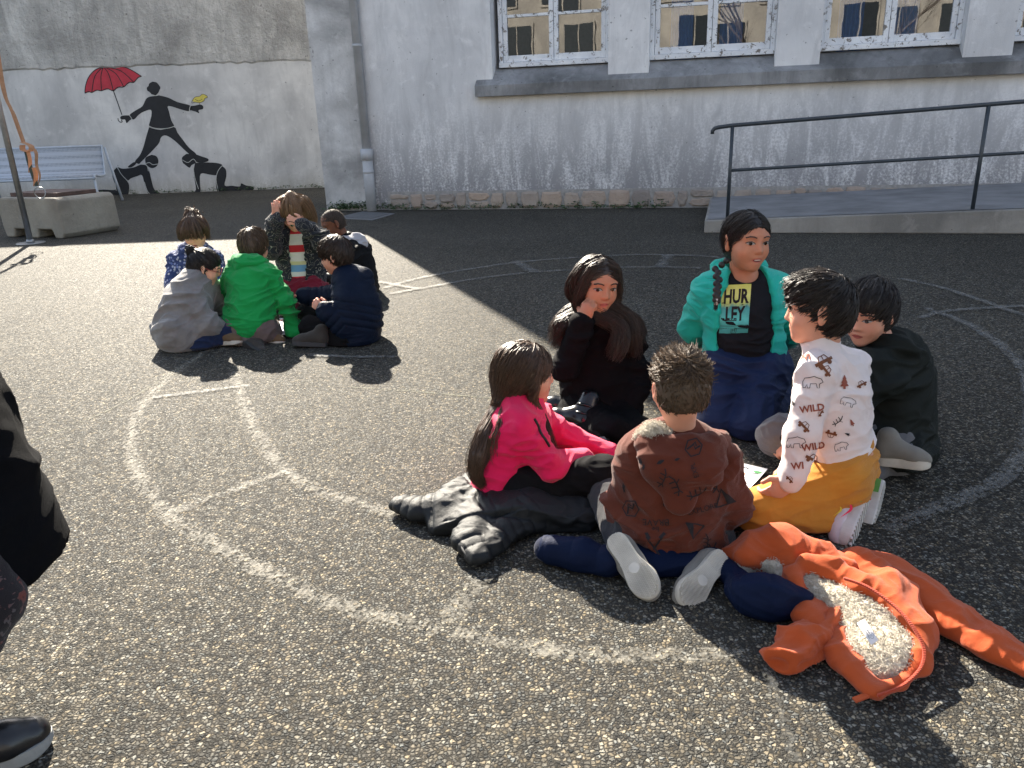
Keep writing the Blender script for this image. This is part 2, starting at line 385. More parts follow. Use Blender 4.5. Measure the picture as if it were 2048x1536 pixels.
# base course of stones
MB().box(sPipe+.25, S1-1, -.012, .01, 0, .27).build('stone_bed', M_MORT, bld)
s = sPipe+.27; k = 0
while s < 6.6:
    wd_ = rnd.uniform(.16, .40); rows = [(.025, .235)] if rnd.random() < .62 else [(.025, rnd.uniform(.10, .14)), (None, .23)]
    zprev = 0
    for (za, zc) in rows:
        za = zprev+.018 if za is None else za; zc = zc+rnd.uniform(-.015, .02); zprev = zc
        a, b = s+.01, s+wd_-.012; cx, cz = (a+b)/2, (za+zc)/2; P = []
        for (qx, qz) in ((a+.03, za), (cx, za-.004), (b-.03, za), (b, cz), (b-.025, zc), (cx, zc+.004), (a+.02, zc), (a, cz)):
            P.append((qx+rnd.uniform(-.012, .012), qz+rnd.uniform(-.008, .008)))
        d_ = rnd.uniform(.025, .045); n_ = len(P)
        V = [(x, -.008, z) for x, z in P]+[(cx+(x-cx)*.96, -d_*.75, cz+(z-cz)*.94) for x, z in P]+[(cx+(x-cx)*.78, -d_-rnd.uniform(0, .008), cz+(z-cz)*.72) for x, z in P]
        F = [(i, (i+1) % n_, n_+(i+1) % n_, n_+i) for i in range(n_)]+[(n_+i, n_+(i+1) % n_, 2*n_+(i+1) % n_, 2*n_+i) for i in range(n_)]+[tuple(range(2*n_, 3*n_))]
        MB().add(V, F).build('stone', M_STONE, bld, smooth=False)
    s += wd_
# drainpipe
dp = empty('drainpipe', (sPipe, -.075, 0), 0, bld)
pz = WP(740, 300)[1]
MB().tube([(0, 0, pz-.02), (0, 0, BH-.5)], .062, 20).build('upper_pipe', M_PIPE, dp, True)
MB().tube([(0, 0, 0), (0, 0, pz)], .078, 20).tube([(0, 0, pz-.14), (0, 0, pz+.02)], .092, 20).build('cast_iron_boot', M_PIPE, dp, True)
for z in (.55, pz+1.4): MB().tube([(0, 0, z), (0, 0, z+.04)], .083 if z < 1 else .07, 20).box(-.012, .012, .05, .08, z, z+.04).build('bracket', M_PIPE, dp, True)
# ---------------------------------------------------------------- left wall with mural
LY = 17.1
lw = empty('yard_wall', (0, LY, 0)); tag(lw, 'tall grey rendered wall with the painted umbrella mural', 'wall')
xr = W0[0]+_we[0]*sC+.3
zl = A(300, 132, LY)[2]
MB().box(-26, xr, 0, .5, 0, zl+.05).build('lower_render', M_WALLL, lw)
ub = MB(); V = []; F = []; n = 160
for i in range(n+1):
    x = -26+(xr+26)*i/n; j = .012*math.sin(i*.7)+.02*math.sin(i*2.9+1)*math.sin(i*.37)
    V += [(x, -.004, zl+j), (x, -.028, zl+.03+j), (x, -.03, 5.5)]
    if i:
        k = 3*i-3; F += [(k, k+3, k+4, k+1), (k+1, k+4, k+5, k+2)]
ub.add(V, F).build('upper_render', M_ROUGH, lw)
MB().box(-26, xr, -.02, .5, zl+.3, 5.5).build('upper_core', M_ROUGH, lw)
# ---------------------------------------------------------------- mural (flat paint on the wall)
M_MBLK = m_plain('black_wall_paint', (.012, .013, .016), .7, var=.3, scale=8)
M_MRED = m_plain('red_wall_paint', (.45, .03, .05), .7, var=.15, scale=9)
M_MYEL = m_plain('yellow_wall_paint', (.62, .52, .10), .7)
M_MLIN = m_plain('pale_line_paint', (.5, .5, .47), .8)
mural = empty('mural', (0, LY, 0)); tag(mural, 'painted mural of black silhouettes balancing with red umbrella and yellow bird', 'mural')
def tess(P2):
    from mathutils.geometry import tessellate_polygon
    return tessellate_polygon([[Vector((x, y, 0)) for x, y in P2]])
def flat(name, pts, off, mat, parent=mural, smooth=3):
    P = [A(x, y, LY) for x, y in pts]
    P2 = [(p[0], p[2]) for p in P]
    if smooth: P2 = [tuple(q) for q in catmull(P2+[P2[0]], smooth)[:-1]]
    F = tess(P2)
    return MB().add([(x, -off, z) for x, z in P2], F).build(name, mat, parent)
def stroke(name, pts, wpx, off, mat, parent=mural):
    P = catmull([np.array([A(x, y, LY)[0], A(x, y, LY)[2]]) for x, y in pts], 4); V = []; F = []; w_ = wpx*.0115/2
    for i in range(len(P)):
        d = P[min(i+1, len(P)-1)]-P[max(i-1, 0)]; d /= np.linalg.norm(d)+1e-9; n_ = np.array([-d[1], d[0]])*w_
        V += [(P[i][0]+n_[0], -off, P[i][1]+n_[1]), (P[i][0]-n_[0], -off, P[i][1]-n_[1])]
        if i: F.append((2*i-2, 2*i-1, 2*i+1, 2*i))
    return MB().add(V, F).build(name, mat, parent)
def Z(pts, k=720/2048, oy=100): return [(x*k, oy+y*k) for x, y in pts]      # crop pixels -> photo pixels
torso = Z([(880,262),(905,258),(960,272),(1010,296),(1088,318),(1078,348),(1030,338),(958,318),(962,350),(975,400),(992,436),(960,446),(915,450),(870,444),(848,434),(855,400),(862,370),(858,340),(820,350),(790,368),(760,396),(736,372),(770,345),(810,320),(830,280),(850,266)])
flat('figure', torso, .004, M_MBLK)
flat('figure', Z([(868,180),(890,184),(905,200),(913,215),(908,228),(900,245),(885,258),(868,256),(852,240),(838,230),(836,214),(845,205),(850,190)]), .004, M_MBLK)
flat('figure', Z([(1086,318),(1110,316),(1140,310),(1156,320),(1154,336),(1130,342),(1134,360),(1112,350),(1084,340)]), .004, M_MBLK)
flat('figure', Z([(736,372),(712,372),(690,376),(684,388),(695,396),(712,396),(720,416),(736,402),(748,392)]), .004, M_MBLK)
flat('figure', Z([(848,440),(915,454),(990,438),(1010,470),(1040,510),(1075,555),(1117,592),(1098,606),(1060,578),(1010,530),(965,495),(935,486),(915,500),(905,530),(870,570),(835,605),(800,640),(790,648),(768,634),(795,600),(815,555),(830,500)]), .004, M_MBLK)
flat('figure', Z([(778,640),(768,655),(745,668),(728,666),(738,654),(762,638)]), .005, M_MBLK)
flat('figure', Z([(1117,594),(1150,606),(1183,618),(1184,632),(1150,641),(1115,636),(1100,612)]), .005, M_MBLK)
# kneeling figures
flat('figure', Z([(668,664),(700,675),(760,668),(800,652),(830,655),(850,690),(862,740),(880,795),(925,822),(890,828),(850,824),(835,800),(822,760),(808,712),(780,718),(745,730),(728,742),(700,716),(680,694)]), .004, M_MBLK)
flat('figure', Z([(665,668),(690,705),(722,744),(735,770),(732,815),(715,830),(670,833),(610,834),(560,828),(515,835),(560,796),(650,796),(660,780),(648,745),(640,715),(645,690)]), .0045, M_MBLK)
flat('figure', Z([(862,596),(890,604),(902,630),(893,660),(866,672),(840,660),(828,640),(830,612)]), .005, M_MBLK)
flat('figure', Z([(1062,590),(1095,596),(1110,620),(1116,640),(1090,655),(1078,670),(1050,650),(1040,640),(1036,612)]), .005, M_MBLK)
flat('figure', Z([(1110,642),(1170,640),(1230,642),(1266,656),(1240,690),(1230,712),(1190,708),(1142,704),(1138,760),(1142,800),(1130,812),(1095,812),(1115,795),(1108,740),(1102,690)]), .004, M_MBLK)
flat('figure', Z([(1264,660),(1285,680),(1288,720),(1278,770),(1320,772),(1365,776),(1372,758),(1400,770),(1440,778),(1438,796),(1380,797),(1300,808),(1250,811),(1232,790),(1228,730),(1240,690)]), .0045, M_MBLK)
for pts in ([(849,432),(870,442),(915,448),(960,444),(993,434)], [(1087,312),(1080,330),(1078,350)], [(735,370),(745,382),(752,396)],
            [(668,664),(690,705),(728,746)], [(800,650),(835,655),(845,690)], [(826,648),(850,640),(870,652),(900,648)], [(1264,658),(1240,690),(1230,740),(1245,810)],
            [(1038,625),(1070,640),(1100,620),(1118,640)], [(1100,668),(1110,730),(1130,790)], [(866,254),(885,260),(902,256)], [(668,664),(645,690),(655,750),(662,800)], [(855,820),(838,800),(822,750)]):
    stroke('outline', Z(pts), 1.1, .0075, M_MLIN)
# umbrella
flat('umbrella_canopy', Z([(588,95),(640,90),(700,95),(750,115),(806,150),(780,160),(762,185),(745,182),(705,210),(690,206),(645,233),(625,222),(578,232),(560,228),(525,242),(510,240),(484,246),(487,205),(505,155),(540,115)]), .004, M_MRED, smooth=0)
for pts in ([(590,96),(620,140),(645,230)], [(588,96),(575,150),(578,230)], [(586,96),(540,150),(523,240)], [(592,95),(660,135),(704,208)], [(594,94),(690,120),(762,184)], [(588,95),(540,115),(505,155),(487,205),(484,246)],
            [(588,95),(640,90),(700,95),(750,115),(806,150)], [(484,246),(505,236),(523,242),(550,228),(578,232),(610,220),(645,232),(670,212),(704,210),(735,184),(762,184),(785,158),(806,150)], [(588,96),(583,84)],
            [(645,230),(670,300),(694,368)], [(690,396),(696,408),(684,410),(674,400),(672,388)]):
    stroke('umbrella_rib', Z(pts), 1.5, .006, M_MBLK)
flat('bird', Z([(1093,290),(1110,268),(1135,264),(1150,252),(1166,254),(1182,268),(1165,276),(1160,290),(1135,300),(1112,298)]), .004, M_MYEL)
for pts in ([(1093,290),(1110,268),(1135,264),(1150,252),(1166,254),(1182,268),(1165,276),(1160,290),(1135,300),(1112,296),(1093,302),(1093,290)], [(1110,280),(1130,290),(1150,280)], [(1136,300),(1136,312)]):
    stroke('outline', Z(pts), .7, .006, M_MBLK)
# ---------------------------------------------------------------- ramp and handrail
M_RAMP = m_wall('ramp_concrete', (.36, .34, .31), (.2, .19, .175), .7, .6, 35, dark=(.09, .085, .075), bdist=.012)
M_RTOP = m_plain('ramp_top_concrete', (.2, .2, .205), .85, var=.25, scale=3, bump=.4)
M_RAIL = m_plain('dark_rail_paint', (.035, .045, .055), .42, var=.2)
a = G(1408, 466); b = G(2048, 468); rd = (b-a); rl = np.hypot(rd[0], rd[1]); ra = atan2(rd[1], rd[0])
ramp = empty('access_ramp', (a[0], a[1], 0), ra); tag(ramp, 'low concrete access ramp rising along the school wall', 'ramp')
def RP(x, y, dep):       # pixel -> (along, z) in the vertical plane dep behind the ramp front
    nrm = np.array([-sin(ra), cos(ra), 0]); p0 = a+nrm*dep; d = ray(x, y); t = ((p0-CAMP)@nrm)/(d@nrm); p = CAMP+d*t
    return (p-a)@np.array([cos(ra), sin(ra), 0]), p[2]
z0 = RP(1412, 441, 0)[1]; z1 = RP(2040, 418, 0)[1]; slope = (z1-z0)/rl; L = 9.0
MB().add([(0, 0, 0), (L, 0, 0), (L, 2.6, 0), (0, 2.6, 0), (0, 0, z0), (L, 0, z0+slope*L), (L, 2.6, z0+slope*L), (0, 2.6, z0)],
         [(0, 3, 2, 1), (0, 1, 5, 4), (1, 2, 6, 5), (2, 3, 7, 6), (3, 0, 4, 7), (4, 5, 6, 7)]).build('ramp_body', M_RAMP, ramp, bevel=.012)
MB().add([(.03, .05, z0+.006), (L-.02, .05, z0+slope*L+.006), (L-.02, 2.58, z0+slope*L+.006), (.03, 2.58, z0+.006)], [(0, 1, 2, 3)]).build('ramp_surface', M_RTOP, ramp)
rail = empty('handrail', (a[0], a[1], 0), ra); tag(rail, 'dark painted tubular handrail along the concrete ramp', 'handrail')
D = .1
q0 = RP(1425, 262, D); q1 = RP(1463, 251, D); q2 = RP(2048, 203, D); sl_ = (q2[1]-q1[1])/(q2[0]-q1[0])
p1 = RP(1460, 341, D); p2 = RP(1955, 311, D); sl2 = (p2[1]-p1[1])/(p2[0]-p1[0])
zq = lambda x: q1[1]+sl_*(x-q1[0])
MB().tube([(q0[0], D, q0[1]-.03), (q0[0], D, q0[1]), (q0[0]+.02, D, q0[1]+.025), (q0[0]+.06, D, q0[1]+.035), (q1[0], D, q1[1]), (L, D, zq(L))], .021, 14).build('top_rail', M_RAIL, rail, True)
MB().tube([(p1[0], D, p1[1]), (L, D, p1[1]+sl2*(L-p1[0]))], .017, 14).build('middle_rail', M_RAIL, rail, True)
for k in range(4):
    xx = p1[0]+k*(RP(1962, 310, D)[0]-p1[0])
    if xx < L: MB().tube([(xx, D, z0+slope*xx), (xx, D, zq(xx))], .019, 14).build('post', M_RAIL, rail, True)
# ---------------------------------------------------------------- bench, block, pole, strap, grate
M_BENCH = m_plain('pale_blue_metal', (.38, .43, .50), .45, var=.06)
def m_perf():
    m = NM('perforated_blue_metal'); v = m.coord((42, 42, 42)); vo = m.n('ShaderNodeTexVoronoi', i_Vector=v, i_Scale=1.0, i_Randomness=0.0)
    f = m.ramp((vo, 'Distance'), [(.30, 0), (.34, 1)]); c = m.mix(f, (.08, .09, .11), (.40, .45, .53)); m.col(c).set(Roughness=.45); return m.m
M_PERF = m_perf()
bq = G(197, 408); bench = empty('metal_bench', (bq[0], bq[1], 0), radians(2)); tag(bench, 'pale blue perforated metal bench against the mural wall', 'bench')
hs = .50; bl = 2.6; prof = [(.0, hs-.03), (.0, hs), (.03, hs+.02), (.2, hs-.005), (.38, hs), (.44, hs+.05), (.49, hs+.28), (.53, hs+.5), (.54, hs+.53)]
pr = catmull([np.array(p) for p in prof], 5); V = []; F = []
for side in (0, 1):
    for (y, z) in pr: V += [(-bl, y, z+.012*side), (.03, y, z+.012*side)]
n = len(pr)
for i in range(n-1):
    F += [(2*i, 2*i+1, 2*i+3, 2*i+2), (2*n+2*i, 2*n+2*i+2, 2*n+2*i+3, 2*n+2*i+1), (2*i+1, 2*n+2*i+1, 2*n+2*i+3, 2*i+3)]
MB().add(V, F).build('seat_and_back', M_PERF, bench, True)
MB().tube([(.03, y, z) for y, z in pr], .022, 8).build('side_tube', M_BENCH, bench, True)
MB().tube([(-bl, pr[0][0], pr[0][1]), (.03, pr[0][0], pr[0][1])], .022, 8).build('front_tube', M_BENCH, bench, True)
MB().tube([(-bl, pr[-1][0], pr[-1][1]), (.03, pr[-1][0], pr[-1][1])], .022, 8).build('top_tube', M_BENCH, bench, True)
for xx in (.0, -bl+.3):
    MB().tube([(xx, .05, hs-.02), (xx+.02, 0, 0)], .025, 8).build('leg', M_BENCH, bench, True)
    MB().tube([(xx+.06, .56, hs+.5), (xx+.12, .62, hs-.1), (xx+.16, .68, 0)], .025, 8).build('leg', M_BENCH, bench, True)
M_BLOCK = m_wall('old_block_concrete', (.33, .31, .26), (.2, .18, .15), .5, .8, 22, dark=(.13, .12, .1), bdist=.02)
M_RUST = m_plain('rusty_plate', (.09, .055, .045), .8, var=.4, scale=7)
ba = G(14, 474); bb = G(132, 478); d = bb-ba; bw = np.hypot(d[0], d[1]); bra = atan2(d[1], d[0])
blk = empty('concrete_block', (ba[0], ba[1], 0), bra); tag(blk, 'weathered concrete block with two forklift notches beside the steel pole', 'block')
bh = .50; P = [(0, .0), (.1, 0), (.15, .0), (.18, .11), (.36, .11), (.39, 0), (bw*.55, 0), (bw*.57, .11), (bw*.8, .11), (bw*.83, 0), (bw-.06, 0), (bw, .06), (bw-.02, bh-.04), (bw-.07, bh), (.03, bh), (-.05, bh-.05), (-.03, .15)]
V = [(x, 0, z) for x, z in P]+[(x, .85, z) for x, z in P]; n = len(P)
MB().add(V, [tuple(range(n)), tuple(range(n, 2*n))[::-1]]+[(i, n+i, n+(i+1) % n, (i+1) % n) for i in range(n)]).build('block_body', M_BLOCK, blk, bevel=.02)
MB().box(.08, bw-.15, .12, .7, bh+.001, bh+.05).build('top_plate', M_RUST, blk, bevel=.005)
M_STEEL = m_plain('galvanised_steel', (.30, .31, .32), .38, .8, var=.15)
pb = G(62, 487); pole = empty('steel_pole', (pb[0], pb[1], 0)); tag(pole, 'thin galvanised steel pole on a round base plate', 'pole')
MB().tube([(0, 0, .01), (0, 0, 3.4)], .033, 18).build('shaft', M_STEEL, pole, True)
MB().tube([(0, 0, 0.001), (0, 0, .012)], .16, 28).build('base_plate', M_STEEL, pole, bevel=.003)
MB().tube([(0, 0, .012), (0, 0, .05)], [.05, .04], 18).build('collar', M_STEEL, pole, True)
MB().tube([(0, 0, 3.35), (.1, .0, 3.40), (.25, 0, 3.42), (.34, 0, 3.40)], .02, 8).build('hook_arm', M_STEEL, pole, True)
M_STRAP = m_plain('orange_webbing', (.42, .23, .13), .85, var=.15); M_STRAP2 = m_plain('dark_webbing', (.05, .07, .06), .9)
SY = pb[1]; strap = empty('hanging_strap', (pb[0]+.1, SY, 0)); tag(strap, 'orange webbing strap knotted and hanging with a steel ring beside the pole', 'strap')
def sp(x, y): p = A(x, y, SY); return (p[0]-pb[0]-.1, 0, p[2])
def ribbon(pts, w_, t_=.006, twist=0):
    P = catmull([np.array(p) for p in pts], 5); mb = MB(); V = []; F = []
    for i, p in enumerate(P):
        an = twist*i/len(P)+.5; sx, sy = cos(an)*w_/2, sin(an)*w_/2
        V += [(p[0]-sx, p[1]-sy, p[2]), (p[0]+sx, p[1]+sy, p[2]), (p[0]+sx+t_*.6, p[1]+sy-t_, p[2]), (p[0]-sx+t_*.6, p[1]-sy-t_, p[2])]
        if i:
            k = 4*i-4
            for q in range(4): F.append((k+q, k+(q+1) % 4, k+4+(q+1) % 4, k+4+q))
    return mb.add(V, F)
top_ = (0.24-.1, 0, 3.41)
ribbon([top_, sp(0, 150), sp(25, 225), sp(47, 287)], .035).build('long_strap', M_STRAP, strap)
ribbon([(top_[0]+.02, .01, 3.41), sp(6, 165), sp(30, 232), sp(50, 288)], .03, twist=.6).build('long_strap', M_STRAP, strap)
ribbon([sp(44, 284), sp(62, 292), sp(60, 303), sp(46, 300), sp(45, 290)], .06, .02).build('knot', M_STRAP, strap)
ribbon([sp(52, 300), sp(58, 325), sp(66, 350), sp(74, 372)], .045).build('tail', M_STRAP2, strap)
ribbon([sp(55, 300), sp(60, 320), sp(60, 345)], .04, twist=.4).build('tail', M_STRAP, strap)
ribbon([sp(60, 292), sp(72, 305), sp(73, 330), sp(80, 352), sp(76, 370)], .04, twist=1.5).build('tail', M_STRAP, strap)
ribbon([sp(68, 335), sp(72, 352), sp(70, 372)], .05, twist=.7).build('tail', M_STRAP, strap)
c_ = sp(80, 386); MB().tube([(c_[0]+.065*cos(t), .01*sin(2*t), c_[2]+.065*sin(t)) for t in np.linspace(0, 2*pi, 25)], .006, 8, False).build('steel_ring', M_STEEL, strap, True)
M_GRATE = m_plain('drain_frame', (.10, .105, .11), .7, var=.2)
gp = [G(*p) for p in ((668, 437), (745, 441), (790, 428), (725, 424))]; c = sum(gp)/4
gr = empty('drain_cover', (c[0], c[1], 0)); tag(gr, 'flat square drain cover set in the asphalt by the drainpipe', 'drain cover')
pl = [(p[0]-c[0], p[1]-c[1]) for p in gp]
MB().prism(pl, .001, .008).build('frame', m_plain('drain_surround', (.16, .16, .165), .85), gr)
MB().prism([(x*.8, y*.8) for x, y in pl], .0085, .014).build('lid', M_GRATE, gr)
# ---------------------------------------------------------------- weeds along the wall feet
M_WEED = m_plain('weed_leaf', (.045, .085, .03), .7, var=.4, scale=9, bump=0)
wm = MB(); rw = random.Random(8)
def weed(p, n_, h_):
    for _ in range(n_):
        a_ = rw.uniform(0, 2*pi); r_ = rw.uniform(.02, .09); zz = rw.uniform(.3, 1)*h_; l_ = rw.uniform(.012, .03)
        c0 = Vector((p[0]+r_*cos(a_), p[1]+r_*sin(a_), zz)); u_ = Vector((rw.uniform(-1, 1), rw.uniform(-1, 1), rw.uniform(-.3, .6))).normalized(); v_ = u_.cross(Vector((rw.uniform(-1, 1), rw.uniform(-1, 1), 1))).normalized()
        wm.add([c0-u_*l_, c0+v_*l_*.45, c0+u_*l_, c0-v_*l_*.45], [(0, 1, 2, 3)])
def wallpt(s_, out): q = W0+_we*s_+_wn*out; return q
s = sC
while s < 2.2:
    if rw.random() < .85: q = wallpt(s, .05); weed(q, rw.randint(8, 40), rw.uniform(.03, .13))
    s += .07
x = -9.0
while x < xr-.1:
    if rw.random() < .7: weed((x, LY-.06), rw.randint(5, 22), rw.uniform(.03, .10))
    x += .09
for _ in range(26): weed(wallpt(rw.uniform(sC+.1, sPipe), .06), 22, rw.uniform(.06, .16))
wo = wm.build('weeds', M_WEED); tag(wo, 'small green weeds growing along the foot of the walls', 'weeds', kind='stuff')
# ---------------------------------------------------------------- opposite building, seen in the window glass
M_OPP = m_wall('cream_limestone', (.40, .37, .32), (.28, .26, .23), .8, .3, 10, dark=(.3, .27, .22))
opp = empty('opposite_building', (4, -17, 0), radians(-14)); tag(opp, 'cream stone building across the yard, mirrored in the window panes', 'building')
MB().box(-22, 22, -8, 0, 0, 8.6).build('wall', M_OPP, opp)
MB().box(-22.3, 22.3, -.0, .35, 8.3, 8.6).build('cornice', M_OPP, opp)
MB().add([(-22.4, .5, 8.6), (22.4, .5, 8.6), (22.4, -4, 12), (-22.4, -4, 12), (-22.4, -8.5, 8.6), (22.4, -8.5, 8.6)], [(0, 1, 2, 3), (3, 2, 5, 4), (0, 3, 4), (1, 5, 2)]).build('roof', m_plain('slate_roof', (.1, .11, .13), .6), opp)
M_DKG = m_plain('dark_window_glass', (.02, .025, .03), .15)
for i in range(17):
    for z in (.9, 3.7, 6.1):
        x = -20+i*2.45+.3*sin(i*7+z); f_ = MB().box(x, x+1.5, .002, .06, z, z+1.8).build('window', M_OPP, opp)
        for q in (0, 1): MB().box(x+.08+q*.7, x+.72+q*.7, .061, .075, z+.1, z+1.7).build('pane', M_DKG, f_)
# bare tree between, also mirrored
M_BARK = m_plain('bark', (.12, .10, .085), .9, var=.3)
def bare_tree(loc, seed, h):
    r = random.Random(seed); tr = empty('bare_tree', loc); trunk = MB(); crown = MB()
    def br(p, d, l, rad, lev, mb):
        q = p; pts = [p]; rs = [rad]
        for i in range(4):
            d = (d+Vector((r.uniform(-.22, .22), r.uniform(-.22, .22), r.uniform(-.05, .16)))).normalized(); q = q+d*l/4; pts.append(q); rs.append(rad*(1-.13*(i+1)))
        mb.tube(pts, rs, 5 if lev else 10)
        if lev < 5:
            for _ in range(3 if lev else 5):
                t = r.randint(1, 4); nd = (d+Vector((r.uniform(-1, 1), r.uniform(-1, 1), r.uniform(-.2, .8)))*.9).normalized()
                br(pts[t], nd, l*r.uniform(.55, .75), rs[t]*.62, lev+1, crown)
    br(Vector((0, 0, 0)), Vector((0, 0, 1)), h*.45, .16, 0, trunk)
    trunk.build('trunk', M_BARK, tr, True); crown.build('crown', M_BARK, tr, True); return tr
tag(bare_tree((0.8, -6.5, 0), 3, 8.0), 'leafless tree behind the viewer, mirrored in the right panes', 'tree')
tag(bare_tree((4.2, -8.0, 0), 6, 7.5), 'smaller leafless tree further behind the viewer', 'tree')
# ---------------------------------------------------------------- implicit surfaces (numpy): smooth unions of limbs, meshed as one skin
_rg = np.random.RandomState(7); _perm = _rg.permutation(256); _perm = np.concatenate([_perm, _perm, _perm])
_grad = _rg.normal(size=(256, 3)); _grad /= np.linalg.norm(_grad, axis=1)[:, None]
def pnoise(P):
    P = np.asarray(P, float); I = np.floor(P).astype(int); f = P-I; I &= 255; u = f*f*f*(f*(f*6-15)+10); r = 0
    for dx in (0, 1):
        for dy in (0, 1):
            for dz in (0, 1):
                g = _grad[_perm[_perm[_perm[I[:, 0]+dx]+I[:, 1]+dy]+I[:, 2]+dz]]
                d = f-np.array([dx, dy, dz]); w_ = (u[:, 0] if dx else 1-u[:, 0])*(u[:, 1] if dy else 1-u[:, 1])*(u[:, 2] if dz else 1-u[:, 2])
                r = r+w_*(g*d).sum(1)
    return r
def unit(v): v = np.asarray(v, float); return v/(np.linalg.norm(v)+1e-12)
def V3(*a): return np.array(a, float)
class SDF:
    def __init__(s, h, floor=.004): s.h = h; s.pr = []; s.floor = floor
    def _add(s, fn, lo, hi, k, op=1): s.pr.append((fn, np.asarray(lo), np.asarray(hi), k, op)); return s
    def seg(s, a, b, ra, rb=None, k=.025, side=None, flat=1.0, op=1):
        """tapered limb; with side: elliptical, half width r along side, r/flat in depth"""
        a = np.asarray(a, float); b = np.asarray(b, float); rb = ra if rb is None else rb; d = b-a; L2 = d@d+1e-9
        M = None
        if side is not None:
            wv = unit(d); sd = unit(np.asarray(side)-(np.asarray(side)@wv)*wv); nv = np.cross(wv, sd); M = np.stack([wv, sd, nv*flat])
        def fn(X, Y, Z):
            px, py, pz = X-a[0], Y-a[1], Z-a[2]
            t = np.clip((px*d[0]+py*d[1]+pz*d[2])/L2, 0, 1); rr = ra+(rb-ra)*t
            px = px-t*d[0]; py = py-t*d[1]; pz = pz-t*d[2]
            if M is None: return np.sqrt(px*px+py*py+pz*pz)-rr
            q0 = px*M[0, 0]+py*M[0, 1]+pz*M[0, 2]; q1 = px*M[1, 0]+py*M[1, 1]+pz*M[1, 2]; q2 = px*M[2, 0]+py*M[2, 1]+pz*M[2, 2]
            return (np.sqrt(q0*q0+q1*q1+q2*q2)-rr)/(1+.5*(flat-1))
        R = max(ra, rb)
        return s._add(fn, np.minimum(a, b)-R, np.maximum(a, b)+R, k, op)
    def chain(s, pts, rs, k=.025, low=None, **kw):
        for i in range(len(pts)-1):
            if low: kw['side'] = np.cross(np.asarray(pts[i+1])-np.asarray(pts[i]), [0, 0, 1.0]); kw['flat'] = low
            s.seg(pts[i], pts[i+1], rs[i], rs[i+1], k, **kw)
        return s
    def ell(s, c, r, R=None, k=.02, op=1):
        c = np.asarray(c, float); r = np.asarray(r, float); R = np.eye(3) if R is None else R     # R columns = axes
        def fn(X, Y, Z):
            px, py, pz = X-c[0], Y-c[1], Z-c[2]
            q = [(px*R[0, i]+py*R[1, i]+pz*R[2, i])/r[i] for i in range(3)]
            k0 = np.sqrt(q[0]**2+q[1]**2+q[2]**2); k1 = np.sqrt((q[0]/r[0])**2+(q[1]/r[1])**2+(q[2]/r[2])**2)+1e-6
            return k0*(k0-1)/k1
        ext = np.sqrt(((R*r)**2).sum(1))
        return s._add(fn, c-ext, c+ext, k, op)
    def mesh(s):
        h = s.h; add = [p for p in s.pr if p[4] == 1]
        lo = np.min([p[1] for p in add], 0)-3*h-.02; hi = np.max([p[2] for p in add], 0)+3*h+.02
        n = np.ceil((hi-lo)/h).astype(int)+1; D = np.full(n, .2, np.float32)
        ax = [(lo[i]+h*np.arange(n[i])).astype(np.float32) for i in range(3)]
        for fn, l, u_, k, op in s.pr:
            pad = k+2*h if op == 1 else k+h
            i0 = np.clip(np.floor((l-pad-lo)/h).astype(int), 0, n); i1 = np.clip(np.ceil((u_+pad-lo)/h).astype(int)+1, 0, n)
            if np.any(i1 <= i0): continue
            sl_ = tuple(slice(i0[i], i1[i]) for i in range(3))
            d = fn(ax[0][sl_[0]][:, None, None], ax[1][sl_[1]][None, :, None], ax[2][sl_[2]][None, None, :]); c = D[sl_]
            if op == 1:
                hh = np.maximum(k-np.abs(c-d), 0)/k; D[sl_] = np.minimum(c, d)-hh*hh*k*.25
            else:
                hh = np.maximum(k-np.abs(c+d), 0)/k; D[sl_] = np.maximum(c, -d)+hh*hh*k*.25
        if s.floor is not None: D = np.maximum(D, (s.floor-ax[2])[None, None, :])
        return nets(D, lo, h)
